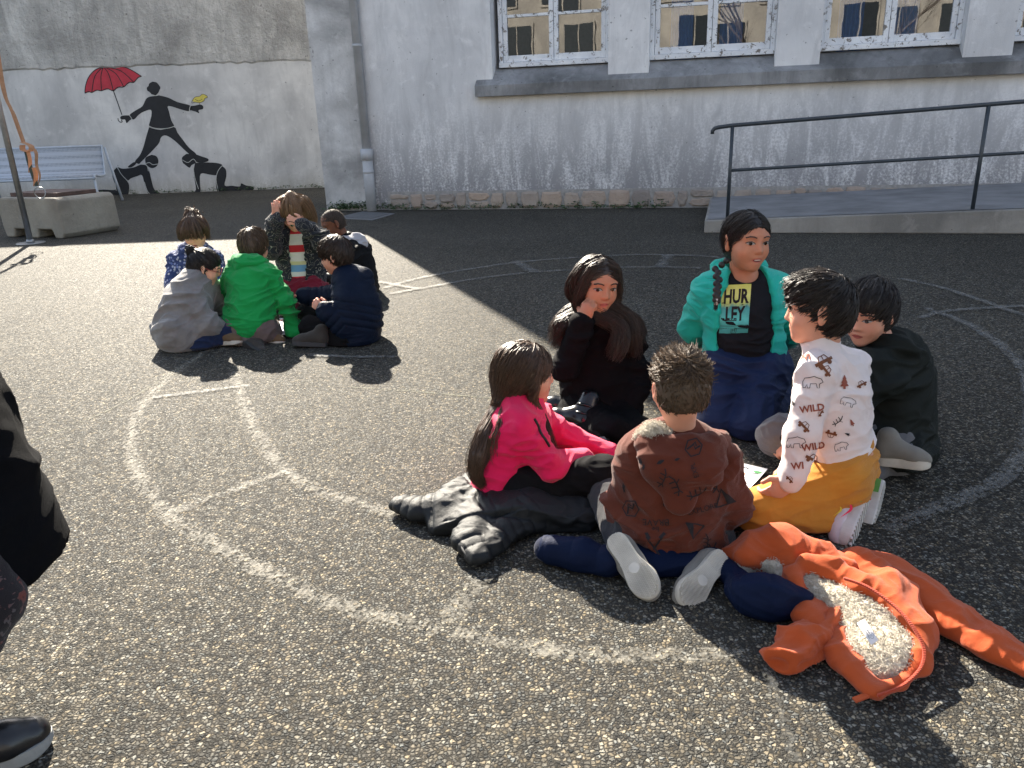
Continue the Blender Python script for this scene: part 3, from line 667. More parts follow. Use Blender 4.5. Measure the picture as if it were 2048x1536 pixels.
def nets(D, lo, h):
    S = D < 0; n = D.shape
    c = S[:-1, :-1, :-1].astype(np.int8)
    for dx, dy, dz in ((1,0,0),(0,1,0),(1,1,0),(0,0,1),(1,0,1),(0,1,1),(1,1,1)):
        c = c+S[dx:n[0]-1+dx, dy:n[1]-1+dy, dz:n[2]-1+dz]
    act = np.argwhere((c > 0) & (c < 8)); idx = np.full(c.shape, -1, np.int32); idx[act[:, 0], act[:, 1], act[:, 2]] = np.arange(len(act))
    off = np.array([(i, j, k) for i in (0, 1) for j in (0, 1) for k in (0, 1)])
    val = np.stack([D[act[:, 0]+o[0], act[:, 1]+o[1], act[:, 2]+o[2]] for o in off], 1)
    acc = np.zeros((len(act), 3)); cnt = np.zeros(len(act))
    for a in range(8):
        for b in range(a+1, 8):
            if np.abs(off[a]-off[b]).sum() == 1:
                m_ = (val[:, a] < 0) != (val[:, b] < 0); t = val[:, a]/(val[:, a]-val[:, b]+1e-12)
                acc[m_] += off[a]+(off[b]-off[a])*t[m_, None]; cnt[m_] += 1
    Vt = (act+acc/cnt[:, None])*h+lo
    Q = []
    for axs in range(3):
        a_, b_ = [(1, 2), (2, 0), (0, 1)][axs]
        sl0 = [slice(1, n[i]-1) for i in range(3)]; sl1 = list(sl0); sl0[axs] = slice(0, n[axs]-1); sl1[axs] = slice(1, n[axs])
        s0, s1 = S[tuple(sl0)], S[tuple(sl1)]
        e = np.argwhere(s0 != s1); dirn = s0[e[:, 0], e[:, 1], e[:, 2]]
        e = e+np.array([0 if i == axs else 1 for i in range(3)])
        A_ = np.zeros(3, int); A_[a_] = 1; B_ = np.zeros(3, int); B_[b_] = 1
        f = lambda q: idx[q[:, 0], q[:, 1], q[:, 2]]
        q4 = np.stack([f(e-A_-B_), f(e-B_), f(e), f(e-A_)], 1); q4[~dirn] = q4[~dirn][:, ::-1]; Q.append(q4)
    Q = np.concatenate(Q); Q = Q[(Q >= 0).all(1)]
    return Vt, Q
def vnormals(Vt, Q):
    a = Vt[Q[:, 2]]-Vt[Q[:, 0]]; b = Vt[Q[:, 3]]-Vt[Q[:, 1]]; fn = np.cross(a, b); N = np.zeros_like(Vt)
    for i in range(4): np.add.at(N, Q[:, i], fn)
    return N/(np.linalg.norm(N, axis=1)[:, None]+1e-12)
def relax(Vt, Q, it=1, lam=.5):
    for _ in range(it):
        acc = np.zeros_like(Vt); cnt = np.zeros(len(Vt))
        for i in range(4):
            j = (i+1) % 4
            np.add.at(acc, Q[:, i], Vt[Q[:, j]]); np.add.at(cnt, Q[:, i], 1); np.add.at(acc, Q[:, j], Vt[Q[:, i]]); np.add.at(cnt, Q[:, j], 1)
        Vt = Vt*(1-lam)+lam*acc/np.maximum(cnt, 1)[:, None]
    return Vt
def folds(P, amp, freq=13.0, seed=0.0, stretch=(.6, .6, 1.15)):
    q = P*freq*np.array(stretch)+seed; w_ = np.stack([pnoise(q*.5+11), pnoise(q*.5+37), pnoise(q*.5+71)], 1)
    a = pnoise(q+w_*1.6); b = pnoise(q*2.3+w_*2.6+5); c = pnoise(q*.45+3)
    rd = lambda x: np.maximum(0, 1-np.abs(x)*2.7)**1.4
    return amp*1.25*(1.5*rd(a)+.5*rd(b)-.6+1.0*c)*np.clip(1+1.6*pnoise(q*.4+19), .25, 2)
def bone_u(P, bones):
    """arc coordinate along the nearest bone (for quilting)"""
    best = np.full(len(P), 9.0); U = np.zeros(len(P)); base = 0
    for a, b in bones:
        a = np.asarray(a); d = np.asarray(b)-a; L = np.linalg.norm(d); t = np.clip(((P-a)@d)/(L*L+1e-9), 0, 1); dist = np.linalg.norm(P-a-t[:, None]*d, axis=1)
        m_ = dist < best; best[m_] = dist[m_]; U[m_] = base+t[m_]*L; base += L
    return U
def frame(fwd, up):
    f_ = unit(fwd); up = np.asarray(up, float); u_ = unit(up-(up@f_)*f_); return np.stack([np.cross(f_, u_), f_, u_], 1)   # columns right, fwd, up

# ---------------------------------------------------------------- cloth, skin, hair materials
_mc = {}
def m_cloth(name, c, rough=.85, weave=900, var=.1, sheen=.15, pat=None, spec=None):
    if name in _mc: return _mc[name]
    m = NM(name); v = m.coord(); n = m.noise(v, 16, 4)
    cc = m.ramp(n, [(.25, tuple(x*(1-var) for x in c)), (.75, tuple(min(1, x*(1+var)) for x in c))])
    if pat: cc = pat(m, v, cc)
    m.col(cc).set(Roughness=rough); m.b.inputs['Sheen Weight'].default_value = sheen; m.b.inputs['Specular IOR Level'].default_value = spec if spec is not None else (.25 if max(c) > .05 else .08)
    h = m.math('ADD', m.noise(v, weave, 2), m.math('MULTIPLY', m.noise(v, 42, 5, .6, .8), 1.4)); m.bump(h, .45, .003)
    _mc[name] = m.m; return m.m
def m_skin(name, c, lip=None):
    if name in _mc: return _mc[name]
    m = NM(name); v = m.coord(); n = m.noise(v, 22, 4)
    cc = m.ramp(n, [(.3, tuple(x*.93 for x in c)), (.7, tuple(min(1, x*1.06) for x in c))])
    blush = m.ramp(m.noise(v, 7, 2), [(.45, 0), (.75, .35)]); cc = m.mix(blush, cc, (c[0]*1.05, c[1]*.8, c[2]*.75))
    m.col(cc).set(Roughness=.52); m.b.inputs['Subsurface Weight'].default_value = .25
    m.b.inputs['Subsurface Radius'].default_value = (.012, .005, .003); m.b.inputs['Subsurface Scale'].default_value = 1.0
    m.b.inputs['Specular IOR Level'].default_value = .4
    m.bump(m.noise(v, 260, 3), .12, .001); _mc[name] = m.m; return m.m
def m_hair(name, c, rough=.38):
    rough += .1
    if name in _mc: return _mc[name]
    m = NM(name); v = m.coord(); at = m.n('ShaderNodeAttribute', attribute_name='rnd'); n = m.math('ADD', m.math('MULTIPLY', m.noise(v, 90, 4, .6), .5), m.math('MULTIPLY', (at, 'Fac'), .5))
    cc = m.ramp(n, [(.15, tuple(x*.45 for x in c)), (.85, tuple(min(1, x*2.2) for x in c))])
    m.col(cc).set(Roughness=rough); m.b.inputs['Specular IOR Level'].default_value = .45
    m.bump(m.noise(v, 200, 3), .5, .002); _mc[name] = m.m; return m.m

# ---------------------------------------------------------------- head, hand, shoe pieces
def head_prims(S, c, R, H, neck, mouth=0.0):
    """R columns: right, forward, up. H = chin to crown"""
    L = lambda x, y, z: c+R@(V3(x, y, z)*H)
    S.ell(L(0, -.04, .13), V3(.355, .43, .37)*H, R, .04*H)
    S.ell(L(0, .11, -.13), V3(.285, .29, .33)*H, R, .16*H)
    S.ell(L(0, .16, -.30), V3(.20, .20, .17)*H, R, .14*H)
    S.ell(L(0, .31, -.415), V3(.085, .07, .07)*H, R, .12*H)
    for s in (-1, 1):
        S.ell(L(s*.165, .24, -.15), V3(.115, .12, .11)*H, R, .12*H)
        S.ell(L(s*.13, .315, .115), V3(.11, .06, .03)*H, R, .08*H)
    for s in (-1, 1): S.ell(L(s*.145, .425, .025), V3(.085, .05, .045)*H, R, .07*H, op=-1)
    for s in (-1, 1): S.ell(L(s*.145, .315, .02), V3(.078, .072, .06)*H, R, .015*H)
    S.seg(L(0, .37, .04), L(0, .435, -.105), .026*H, .046*H, .06*H)
    for s in (-1, 1): S.ell(L(s*.048, .395, -.125), V3(.036, .045, .032)*H, R, .03*H)
    S.ell(L(0, .375, -.235+.01*mouth), V3(.095, .045, .026)*H, R, .03*H)
    S.ell(L(0, .36, -.295-.05*mouth), V3(.08, .05, .03)*H, R, .03*H)
    for s in (-1, 1):
        ear = frame(R@V3(s*.35, 1, 0), R@V3(s*.12, -.12, 1))
        S.ell(L(s*.365, -.04, -.02), V3(.03, .085, .135)*H, ear, .03*H)
        S.ell(L(s*.35, -.01, -.13), V3(.035, .05, .06)*H, ear, .03*H)
        S.ell(L(s*.412, -.015, .0), V3(.024, .045, .085)*H, ear, .03*H, op=-1)
    S.seg(L(0, -.1, -.22), neck, .205*H, .225*H, .10*H)
def hand_prims(S, wrist, d, n, thumb, curl=.5, sc=.85, spread=1.0, point=False):
    """d: direction of fingers, n: direction the palm faces, thumb: towards thumb side"""
    d = unit(d); thumb = unit(np.asarray(thumb)-(np.asarray(thumb)@d)*d); n = unit(np.asarray(n)-(np.asarray(n)@d)*d-(np.asarray(n)@thumb)*thumb)
    R = np.stack([thumb, d, n], 1)
    S.ell(wrist+d*.042*sc, V3(.036, .046, .016)*sc, R, .01)
    S.seg(wrist-d*.01, wrist+d*.02*sc, .019*sc, .022*sc, .012)
    for i, (o, ln) in enumerate(((.026, .062), (.0085, .070), (-.0085, .066), (-.025, .052))):
        c = curl*(.25 if (point and i == 0) else 1)
        p = wrist+d*(.078-.004*abs(i-1.3))*sc+thumb*o*sc; a = c*.9; r = .0086*sc
        for j, fr in enumerate((.42, .32, .26)):
            q = p+(d*cos(a)+n*sin(a)+thumb*o*2*spread*(1-min(1, c)))*ln*fr*sc*1.02
            S.seg(p, q, r, r*.92, .0045); p = q; r *= .92; a += c*1.15
    p = wrist+d*.022*sc+thumb*.028*sc; q = p+(d*.62+thumb*.62+n*.35*curl)*.034*sc; t = q+(d*.9+thumb*(.35-.5*curl)+n*.5*curl)*.032*sc
    S.seg(wrist+d*.015*sc+thumb*.01*sc, p, .015*sc, .0125*sc, .012); S.seg(p, q, .0115*sc, .0098*sc, .006); S.seg(q, t, .0095*sc, .0082*sc, .004)

def shoe_outline(L, W, n=30):
    """half-stadium with waist: list of (x across, y along) , heel at y=0, toe at y=L"""
    P = []
    prof = [(0, .0), (.02, .20), (.07, .30), (.16, .345), (.34, .33), (.45, .34), (.62, .43), (.75, .48), (.86, .44), (.94, .32), (.985, .17), (1, 0)]
    for t, w_ in prof: P.append((w_*W, t*L))
    for t, w_ in prof[::-1][1:-1]: P.append((-w_*W*.93, t*L))
    P = catmull([np.array(p) for p in P+[P[0]]], 3)[:-1]
    return P
def shoe(parent, heel, toe, upv, mats, L=.2, W=.078, sole_h=.026, ankle=None, tread=None, high=.075, stripes=None, laces=None):
    """heel, toe: world points on the sole plane; upv points from sole to the ankle"""
    heel = np.asarray(heel); y = unit(np.asarray(toe)-heel); z = unit(np.asarray(upv)-(np.asarray(upv)@y)*y); x = np.cross(y, z)
    M = np.eye(4); M[:3, 0] = x; M[:3, 1] = y; M[:3, 2] = z; M[:3, 3] = heel; L = np.linalg.norm(np.asarray(toe)-heel) if L is None else L
    tr = lambda P: (np.asarray(P)@M[:3, :3].T)+heel
    upper_m, sole_m = mats[:2]
    e = shoe_outline(L, W); n = len(e); c = e.mean(0); bm_ = MB(); V = []
    for zz, sc in ((0, .955), (.004, .99), (sole_h*.6, 1.0), (sole_h, .985)):
        V += [tuple(c+(p-c)*np.array([sc, 1+(sc-1)*.5]))+(zz+(.010*max(0, (p[1]/L-.8)/.2)**2 if zz < .01 else 0),) for p in e]
    F = [(r*n+i, r*n+(i+1) % n, (r+1)*n+(i+1) % n, (r+1)*n+i) for r in range(3) for i in range(n)]+[tuple(range(n))[::-1], tuple(range(3*n, 4*n))]
    sole = MB().add(tr(V), F).build('sole', sole_m)
    S = SDF(.0045, None)
    up0 = sole_h-.004
    S.chain([V3(0, L*.17, up0+.03), V3(0, L*.42, up0+.032), V3(.002, L*.7, up0+.014), V3(.001, L*.86, up0+.008)], [W*.42, W*.41, W*.43, W*.36], .02)
    S.seg(V3(0, L*.14, up0+.02), V3(0, L*.16, up0+high), W*.40, W*.41, .02)
    S.seg(V3(0, L*.32, up0+.03), V3(0, L*.22, up0+high), W*.36, W*.38, .02)
    pr = S.pr; S.floor = up0
    Vt, Q = S.mesh(); Vt = relax(Vt, Q, 1)
    so_ = obj('shoe', npmesh('shoe', tr(Vt), Q), upper_m, parent)
    sole.parent = so_
    if laces:
        mb = MB()
        for k in range(4):
            yy = L*(.42+.075*k); zz = up0+.032+.045*(.75-k*.22)+.012
            mb.tube(tr([(-.02, yy, zz-.012), (-.008, yy+.004, zz), (.008, yy-.002, zz), (.02, yy, zz-.012)]), .0028, 6)
        mb.build('laces', laces, so_, True)
    if tread:
        mb = MB()
        inside = lambda px, py: abs(px) < np.interp(py/L, [0, .05, .16, .4, .62, .75, .88, .97, 1], [0, .22, .31, .29, .38, .42, .36, .15, 0])*W
        if tread == 'herring':
            for lo_, hi_ in ((.03, .30), (.56, .97)):
                yy = lo_*L
                while yy < hi_*L:
                    xs = np.arange(-.5*W, .5*W, .0055); pts = [(xx, yy+(.0022 if i % 2 else -.0022), -.0012) for i, xx in enumerate(xs) if inside(xx, yy)]
                    if len(pts) > 2:
                        Vv = []; Ff = []
                        for i, p in enumerate(pts):
                            Vv += [(p[0], p[1]-.0011, .002), (p[0], p[1]+.0011, .002), (p[0], p[1]-.0009, -.0016), (p[0], p[1]+.0009, -.0016)]
                            if i:
                                k = 4*i-4; Ff += [(k, k+2, k+6, k+4), (k+2, k+3, k+7, k+6), (k+3, k+1, k+5, k+7)]
                        mb.add(tr(Vv), Ff)
                    yy += .0052
            for yy in np.arange(.31*L, .55*L, .0042):
                for xx in np.arange(-.3*W, .3*W, .0042):
                    if inside(xx, yy): mb.box(0, 0, 0, 0, 0, 0) if False else mb.add(tr([(xx-.0012, yy-.0012, -.0012), (xx+.0012, yy-.0012, -.0012), (xx+.0012, yy+.0012, -.0012), (xx-.0012, yy+.0012, -.0012), (xx-.0018, yy-.0018, .002), (xx+.0018, yy-.0018, .002), (xx+.0018, yy+.0018, .002), (xx-.0018, yy+.0018, .002)]), [(0, 3, 2, 1), (0, 1, 5, 4), (1, 2, 6, 5), (2, 3, 7, 6), (3, 0, 4, 7)])
            V = [(.015*cos(t), .56*L+.015*sin(t), -.002) for t in np.linspace(0, 2*pi, 20)[:-1]]+[(.016*cos(t), .56*L+.016*sin(t), .002) for t in np.linspace(0, 2*pi, 20)[:-1]]
            mb.add(tr(V), [tuple(range(19))[::-1]]+[(i, (i+1) % 19, 19+(i+1) % 19, 19+i) for i in range(19)])
        else:
            for yy in np.arange(.05*L, .95*L, .014):
                ww = np.interp(yy/L, [0, .05, .16, .4, .62, .75, .88, .97, 1], [0, .22, .31, .29, .38, .42, .36, .15, 0])*W
                mb.add(tr([(-ww, yy, -.003), (ww, yy, -.003), (ww, yy+.008, -.003), (-ww, yy+.008, -.003), (-ww, yy, .003), (ww, yy, .003), (ww, yy+.008, .003), (-ww, yy+.008, .003)]), [(0, 3, 2, 1), (0, 1, 5, 4), (1, 2, 6, 5), (2, 3, 7, 6), (3, 0, 4, 7)])
        mb.build('tread', mats[2] if len(mats) > 2 else sole_m, so_)
    return so_, tr

# ---------------------------------------------------------------- decals: flat print laid on a surface
def bvh_of(o):
    me = o.data; return BVHTree.FromPolygons([v.co for v in me.vertices], [p.vertices[:] for p in me.polygons])
def project(tree, P2, F, origin, right, up, view, off=.0015, name='print', mat=None, parent=None, maxd=.6, dens=.007):
    """P2 2-D points (metres) in the plane origin+right*x+up*y, cast along view onto tree"""
    if dens: P2, F = densify(P2, F, dens)
    right = unit(right); up = unit(up); view = Vector(unit(view)); V = []; ok = []
    for x, y in P2:
        o = Vector(np.asarray(origin)+right*x+up*y)-view*.25
        h = tree.ray_cast(o, view, maxd)
        if h[0] is None: V.append(o); ok.append(False)
        else: V.append(h[0]+h[1]*off if h[1].dot(view) < 0 else h[0]-h[1]*off); ok.append(True)
    F = [f for f in F if all(ok[i] for i in f)]
    F = [f for f in F if max((V[f[i]]-V[f[i-1]]).length for i in range(len(f))) < .14]
    if not F: return None
    me = mesh_from(name, V, F, True); return obj(name, me, mat, parent)
def densify(P2, F, step):
    bm = bmesh.new(); vs = [bm.verts.new((x, y, 0)) for x, y in P2]
    for f in F:
        try: bm.faces.new([vs[i] for i in f])
        except ValueError: pass
    bmesh.ops.triangulate(bm, faces=bm.faces[:])
    for _ in range(4):
        le = [e for e in bm.edges if e.calc_length() > step*1.4]
        if not le: break
        bmesh.ops.subdivide_edges(bm, edges=le, cuts=1); bmesh.ops.triangulate(bm, faces=bm.faces[:])
    bm.verts.index_update(); P = [(v.co.x, v.co.y) for v in bm.verts]; G_ = [tuple(v.index for v in f.verts) for f in bm.faces]; bm.free(); return P, G_
def grid_poly(poly, step):
    """fill a 2-D polygon with a fine triangulation (for projecting)"""
    bm = bmesh.new(); vs = [bm.verts.new((x, y, 0)) for x, y in poly]; bm.faces.new(vs)
    bmesh.ops.triangulate(bm, faces=bm.faces[:])
    for _ in range(4):
        le = [e for e in bm.edges if e.calc_length() > step*1.5]
        if not le: break
        bmesh.ops.subdivide_edges(bm, edges=le, cuts=1); bmesh.ops.triangulate(bm, faces=bm.faces[:])
    bm.verts.index_update(); P = [(v.co.x, v.co.y) for v in bm.verts]; F = [tuple(v.index for v in f.verts) for f in bm.faces]; bm.free(); return P, F
def line_poly(pts, w_):
    P = np.array(pts, float); V = []; F = []
    for i in range(len(P)):
        d = P[min(i+1, len(P)-1)]-P[max(i-1, 0)]; d = d/(np.linalg.norm(d)+1e-9); n_ = np.array([-d[1], d[0]])*w_/2
        V += [tuple(P[i]+n_), tuple(P[i]-n_)]
        if i: F.append((2*i-2, 2*i-1, 2*i+1, 2*i))
    return V, F
def text2d(s, size, bold=0.0, shear=0.0):
    cu = bpy.data.curves.new('t', 'FONT'); cu.body = s; cu.size = size; cu.align_x = 'CENTER'; cu.align_y = 'CENTER'; cu.resolution_u = 2; cu.offset = bold; cu.shear = shear
    o = bpy.data.objects.new('t', cu); COL.objects.link(o); dg = bpy.context.evaluated_depsgraph_get(); me = bpy.data.meshes.new_from_object(o.evaluated_get(dg))
    P = [(v.co.x, v.co.y) for v in me.vertices]; F = [tuple(p.vertices) for p in me.polygons]
    bpy.data.objects.remove(o); bpy.data.curves.remove(cu); bpy.data.meshes.remove(me); return P, F
def xf(PF, rot=0, s=1, dx=0, dy=0, mx=1):
    P, F = PF; c, sn = cos(rot), sin(rot); return [((x*mx*c-y*sn)*s+dx, (x*mx*sn+y*c)*s+dy) for x, y in P], F
def join2d(L):
    P = []; F = []
    for p, f in L: n = len(P); P += list(p); F += [tuple(i+n for i in q) for q in f]
    return P, F

# ---------------------------------------------------------------- hair
def strands_mesh(paths, r0, r1=.35):
    """list of (n,3) arrays -> 3-sided tapered tubes"""
    VV = []; QQ = []; base = 0
    byn = {}
    for p in paths: byn.setdefault(len(p), []).append(p)
    for n, L in byn.items():
        P = np.array(L); m_ = len(P); T = np.gradient(P, axis=1); T /= np.linalg.norm(T, axis=2)[..., None]+1e-9
        ref = np.array([.31, .77, .55]); A1 = np.cross(T, ref); A1 /= np.linalg.norm(A1, axis=2)[..., None]+1e-9; B1 = np.cross(T, A1)
        tt = np.linspace(0, 1, n); rad = r0*(1-(1-r1)*tt**1.5)[None, :, None]
        ring = np.stack([P+rad*(A1*cos(a)+B1*sin(a)) for a in (0, 2.094, 4.189)], 2)     # m,n,3,3
        VV.append(ring.reshape(-1, 3)); i = np.arange(m_)[:, None, None]*n*3+np.arange(n-1)[None, :, None]*3+np.arange(3)[None, None, :]
        j = np.arange(m_)[:, None, None]*n*3+np.arange(n-1)[None, :, None]*3+((np.arange(3)+1) % 3)[None, None, :]
        QQ.append(np.stack([i, j, j+3, i+3], -1).reshape(-1, 4)+base); base += m_*n*3
    return np.concatenate(VV), np.concatenate(QQ)
def lock(rs, guide, r, n, wave=.004, freq=5, npts=14, taper=.35, flat=1.0):
    """strands spread round a guide polyline"""
    g = catmull(guide, 8); s = np.linspace(0, len(g)-1, npts); g = np.stack([np.interp(s, np.arange(len(g)), g[:, i]) for i in range(3)], 1); t = np.linspace(0, 1, npts)
    T = np.gradient(g, axis=0); T /= np.linalg.norm(T, axis=1)[:, None]; A1 = np.cross(T, [.2, .9, .1]); A1 /= np.linalg.norm(A1, axis=1)[:, None]; B1 = np.cross(T, A1)
    rr = np.interp(t, np.linspace(0, 1, len(r)), r) if hasattr(r, '__len__') else np.full(npts, r); out = []
    for _ in range(n):
        a = rs.uniform(0, 2*pi); q = math.sqrt(rs.uniform(.35, 1.25)); ph = rs.uniform(0, 6.28); w_ = wave*rs.uniform(.3, 1.3)
        end = rs.uniform(.75, 1.0); tt = t*end
        gi = np.stack([np.interp(tt, t, g[:, i]) for i in range(3)], 1); ri = np.interp(tt, t, rr)
        an = a+.8*tt*rs.uniform(-1, 1)
        out.append(gi+(A1*np.cos(an)[:, None]+B1*np.sin(an)[:, None]*flat)*(ri*q)[:, None]+A1*(w_*np.sin(freq*6.28*tt+ph)*tt)[:, None]+B1*(w_*np.cos(freq*5.1*tt+ph)*tt)[:, None])
    return out
def comb(rs, tree, roots, flow, steps, step, lift=(.001, .004), gravity=0.0, stop=None):
    """strands lying on a surface: flow(p, i) -> direction"""
    out = []
    for p0 in roots:
        p = Vector(p0); L = rs.uniform(*lift); pts = []; n_ = rs.randint(int(steps*.7), steps+1)
        for i in range(steps):
            h = tree.find_nearest(p)
            if h[0] is None: break
            q = h[0]+h[1]*(L*(1+.6*i/steps)); pts.append(np.array(q))
            if i >= n_: p = q; pts[-1] = pts[-2] if len(pts) > 1 else pts[-1]; continue
            d = np.asarray(flow(np.array(q), i)); d = d-(d@np.array(h[1]))*np.array(h[1])*(1-gravity); p = q+Vector(unit(d)*step)
        if len(pts) == steps: 
            a = np.array(pts); a += np.cumsum(rs.normal(0, step*.05, a.shape), axis=0); out.append(a)
    return out
# ---------------------------------------------------------------- a child
SK = {'fair': m_skin('fair_skin', srgb(206, 152, 128)), 'tan': m_skin('tan_skin', srgb(184, 126, 98)), 'brown': m_skin('brown_skin', srgb(112, 70, 48)), 'pale': m_skin('pale_skin', srgb(230, 178, 150))}
M_EYEW = m_plain('eye_white', (.36, .34, .33), .25, bump=0); M_IRIS = m_plain('dark_iris', (.02, .012, .008), .15, bump=0)
M_LASH = m_plain('lash_and_brow', (.018, .012, .01), .6, bump=0); M_LIP = m_plain('lip', srgb(176, 92, 84), .45, bump=0); M_TEETH = m_plain('teeth', (.75, .72, .66), .3, bump=0); M_MOUTH = m_plain('mouth_inside', (.08, .02, .02), .6, bump=0)
class Kid:
    def __init__(s, label, base, J, head, skin='fair', h=.0045, s_=1.0, cat='person', group=None, seed=1):
        s.J = {k: np.asarray(v, float) for k, v in J.items()}; s.h = h; s.s = s_; s.rs = np.random.RandomState(seed); s.seed = seed
        c, f_, up, H = head; s.hc = np.asarray(c, float); s.R = frame(f_, up); s.H = H; s.skin = SK[skin]
        s.side = unit(s.J['shL']-s.J['shR']); s.base = base
        s.root = empty('person', (base[0], base[1], 0)); tag(s.root, label, cat, group)
        s.spine = unit(s.J['neck']-s.J['pelvis']); s.front = unit(np.cross(s.side, s.spine)); s.front = -s.front if False else s.front
        # side = towards person's left; front = up x ... ; check: left x up = front
        s.front = unit(np.cross(s.side, s.spine))
    def L(s, x, y, z): return s.hc+s.R@(V3(x, y, z)*s.H)
    def put(s, name, Vt, Q, mat, parent=None): return obj(name, npmesh(name, Vt, Q), mat, parent or s.root)
    def torso(s, S, off, k=.05, low=0.0, wide=0.0, pel=1.0):
        J, q = s.J, s.s
        S.seg(J['pelvis']-s.spine*low, J['waist'], (.118*q*pel+off+wide), .108*q+off+wide*.4, k, s.side, 1.32)
        S.seg(J['waist'], J['chest'], .108*q+off+wide*.4, .122*q+off, k, s.side, 1.42)
        S.seg(J['chest'], J['chest']*.35+J['neck']*.65, .115*q+off, .075*q+off, k, s.side, 1.35)
        S.seg(J['shL']-s.side*.02, J['shR']+s.side*.02, .045*q+off, None, k)
    def arm(s, S, e, off, k=.03, end=1.0, cuff=0.0):
        J, q = s.J, s.s; a, b, c = J['sh'+e], J['el'+e], J['wr'+e]; c = b+(c-b)*end
        S.seg(a, b, .043*q+off, .036*q+off, k); S.seg(b, c, .036*q+off, .026*q+off+cuff, k)
    def leg(s, S, e, off, k=.04, end=1.0, flare=0.0):
        J, q = s.J, s.s; a, b, c = J['hip'+e], J['kn'+e], J['an'+e]; c = b+(c-b)*end
        S.seg(a, b, .070*q+off, .051*q+off, k); S.seg(b, c, .049*q+off, .033*q+off+flare, min(k, .016))
    def body(s, hands=('L', 'R'), mouth=0.0, face=True, brow=1.0, lip=True):
        S = SDF(s.h); head_prims(S, s.hc, s.R, s.H, s.J['neck'], mouth)
        J, q = s.J, s.s
        s.torso(S, -.012, .04); s.arm(S, 'L', -.01); s.arm(S, 'R', -.01); s.leg(S, 'L', -.012); s.leg(S, 'R', -.012)
        for e in 'LR': S.seg(J['pelvis'], J['hip'+e], .09*q, .06*q, .03)
        for e in hands:
            hd = J['hand'+e]     # (3,3): direction, palm, thumb ; curl separately
            hand_prims(S, J['wr'+e], hd[0], hd[1], hd[2], float(hd[3][0]) if len(hd) > 3 else .5, .88*q)
        Vt, Q = S.mesh(); s.bodyo = s.put('body', Vt, Q, s.skin)
        if face: s.face(mouth, brow, lip)
        return s.bodyo
    def face(s, mouth, brow, lip=True):
        t = bvh_of(s.bodyo); H = s.H; R = s.R; view = -R[:, 1]; o = s.L(0, .5, 0); kw = dict(origin=o, right=R[:, 0], up=R[:, 2], view=view, parent=s.bodyo)
        al = lambda w_, h1, h2, n=9: [(w_*cos(a), h1*sin(a)) for a in np.linspace(pi, 0, n)]+[(w_*cos(a), h2*sin(a)) for a in np.linspace(0, -pi, n)[1:-1]]
        for sg in (-1, 1):
            cx = sg*.148*H; cy = .012*H; tl = sg*.06
            P, F = grid_poly([(x, y) for x, y in al(.072*H, .027*H, .020*H)], .012*H*3); P, F = xf((P, F), tl, 1, cx, cy)
            project(t, P, F, off=.0012, name='eye', mat=M_EYEW, **kw)
            gx = s.gaze[0] if hasattr(s, 'gaze') else 0
            P = [(.030*H*cos(a), .028*H*sin(a)) for a in np.linspace(0, 2*pi, 15)[:-1]]; P2, F = xf((P, [tuple(range(14))]), 0, 1, cx+gx*.03*H, cy+.003*H)
            project(t, P2, F, off=.0020, name='iris', mat=M_IRIS, **kw)
            P, F = line_poly([(-.08*H, -.002*H), (-.05*H, .022*H), (0, .035*H), (.05*H, .024*H), (.08*H, .0)], .013*H); P, F = xf((P, F), tl, 1, cx, cy)
            project(t, P, F, off=.0022, name='eyelashes', mat=M_LASH, **kw)
            P, F = line_poly([(-.085*H, -.008*H), (-.03*H, .012*H), (.03*H, .016*H), (.09*H, -.004*H)], .021*H*brow); P, F = xf((P, F), sg*-.02, 1, cx*1.02, cy+.105*H, 1)
            project(t, P, F, off=.0018, name='eyebrow', mat=M_LASH, **kw)
        if lip:
            if mouth > 0:
                P, F = grid_poly([(x, y-.262*H) for x, y in al(.098*H, .03*H, .052*H)], .03*H); project(t, P, F, off=.0016, name='lips', mat=M_LIP, **kw)
                P, F = grid_poly([(x, y-.264*H) for x, y in al(.076*H, .016*H, .034*H)], .03*H); project(t, P, F, off=.0026, name='mouth', mat=M_MOUTH, **kw)
                P, F = grid_poly([(x, y-.262*H) for x, y in al(.062*H, .013*H, .008*H)], .03*H); project(t, P, F, off=.0034, name='teeth', mat=M_TEETH, **kw)
            else:
                P, F = grid_poly([(-.095*H, -.262*H), (-.05*H, -.238*H), (-.015*H, -.228*H), (0, -.234*H), (.015*H, -.228*H), (.05*H, -.238*H), (.095*H, -.262*H), (.05*H, -.295*H), (0, -.306*H), (-.05*H, -.295*H)], .03*H)
                project(t, P, F, off=.0013, name='lips', mat=M_LIP, **kw)
                P, F = line_poly([(-.09*H, -.262*H), (-.04*H, -.258*H), (0, -.264*H), (.04*H, -.258*H), (.09*H, -.262*H)], .008*H); project(t, P, F, off=.002, name='lip_line', mat=M_MOUTH, **kw)
    def cloth(s, name, S, mat, amp=.004, freq=13, quilt=None, parent=None, stretch=(.6, .6, 1.15), it=1):
        Vt, Q = S.mesh(); Vt = relax(Vt, Q, it); N = vnormals(Vt, Q); d = folds(Vt, amp, freq, s.seed*3.7, stretch)
        if quilt:
            U = bone_u(Vt, quilt[1]); d = d*.5+quilt[2]*(np.abs(np.sin(pi*U/quilt[0]))**.45-.7)
        fl = np.clip((Vt[:, 2]-.006)/.02, 0, 1); Vt = Vt+N*(d*fl)[:, None]; Vt[:, 2] = np.maximum(Vt[:, 2], .0035)
        return s.put(name, Vt, Q, mat, parent)
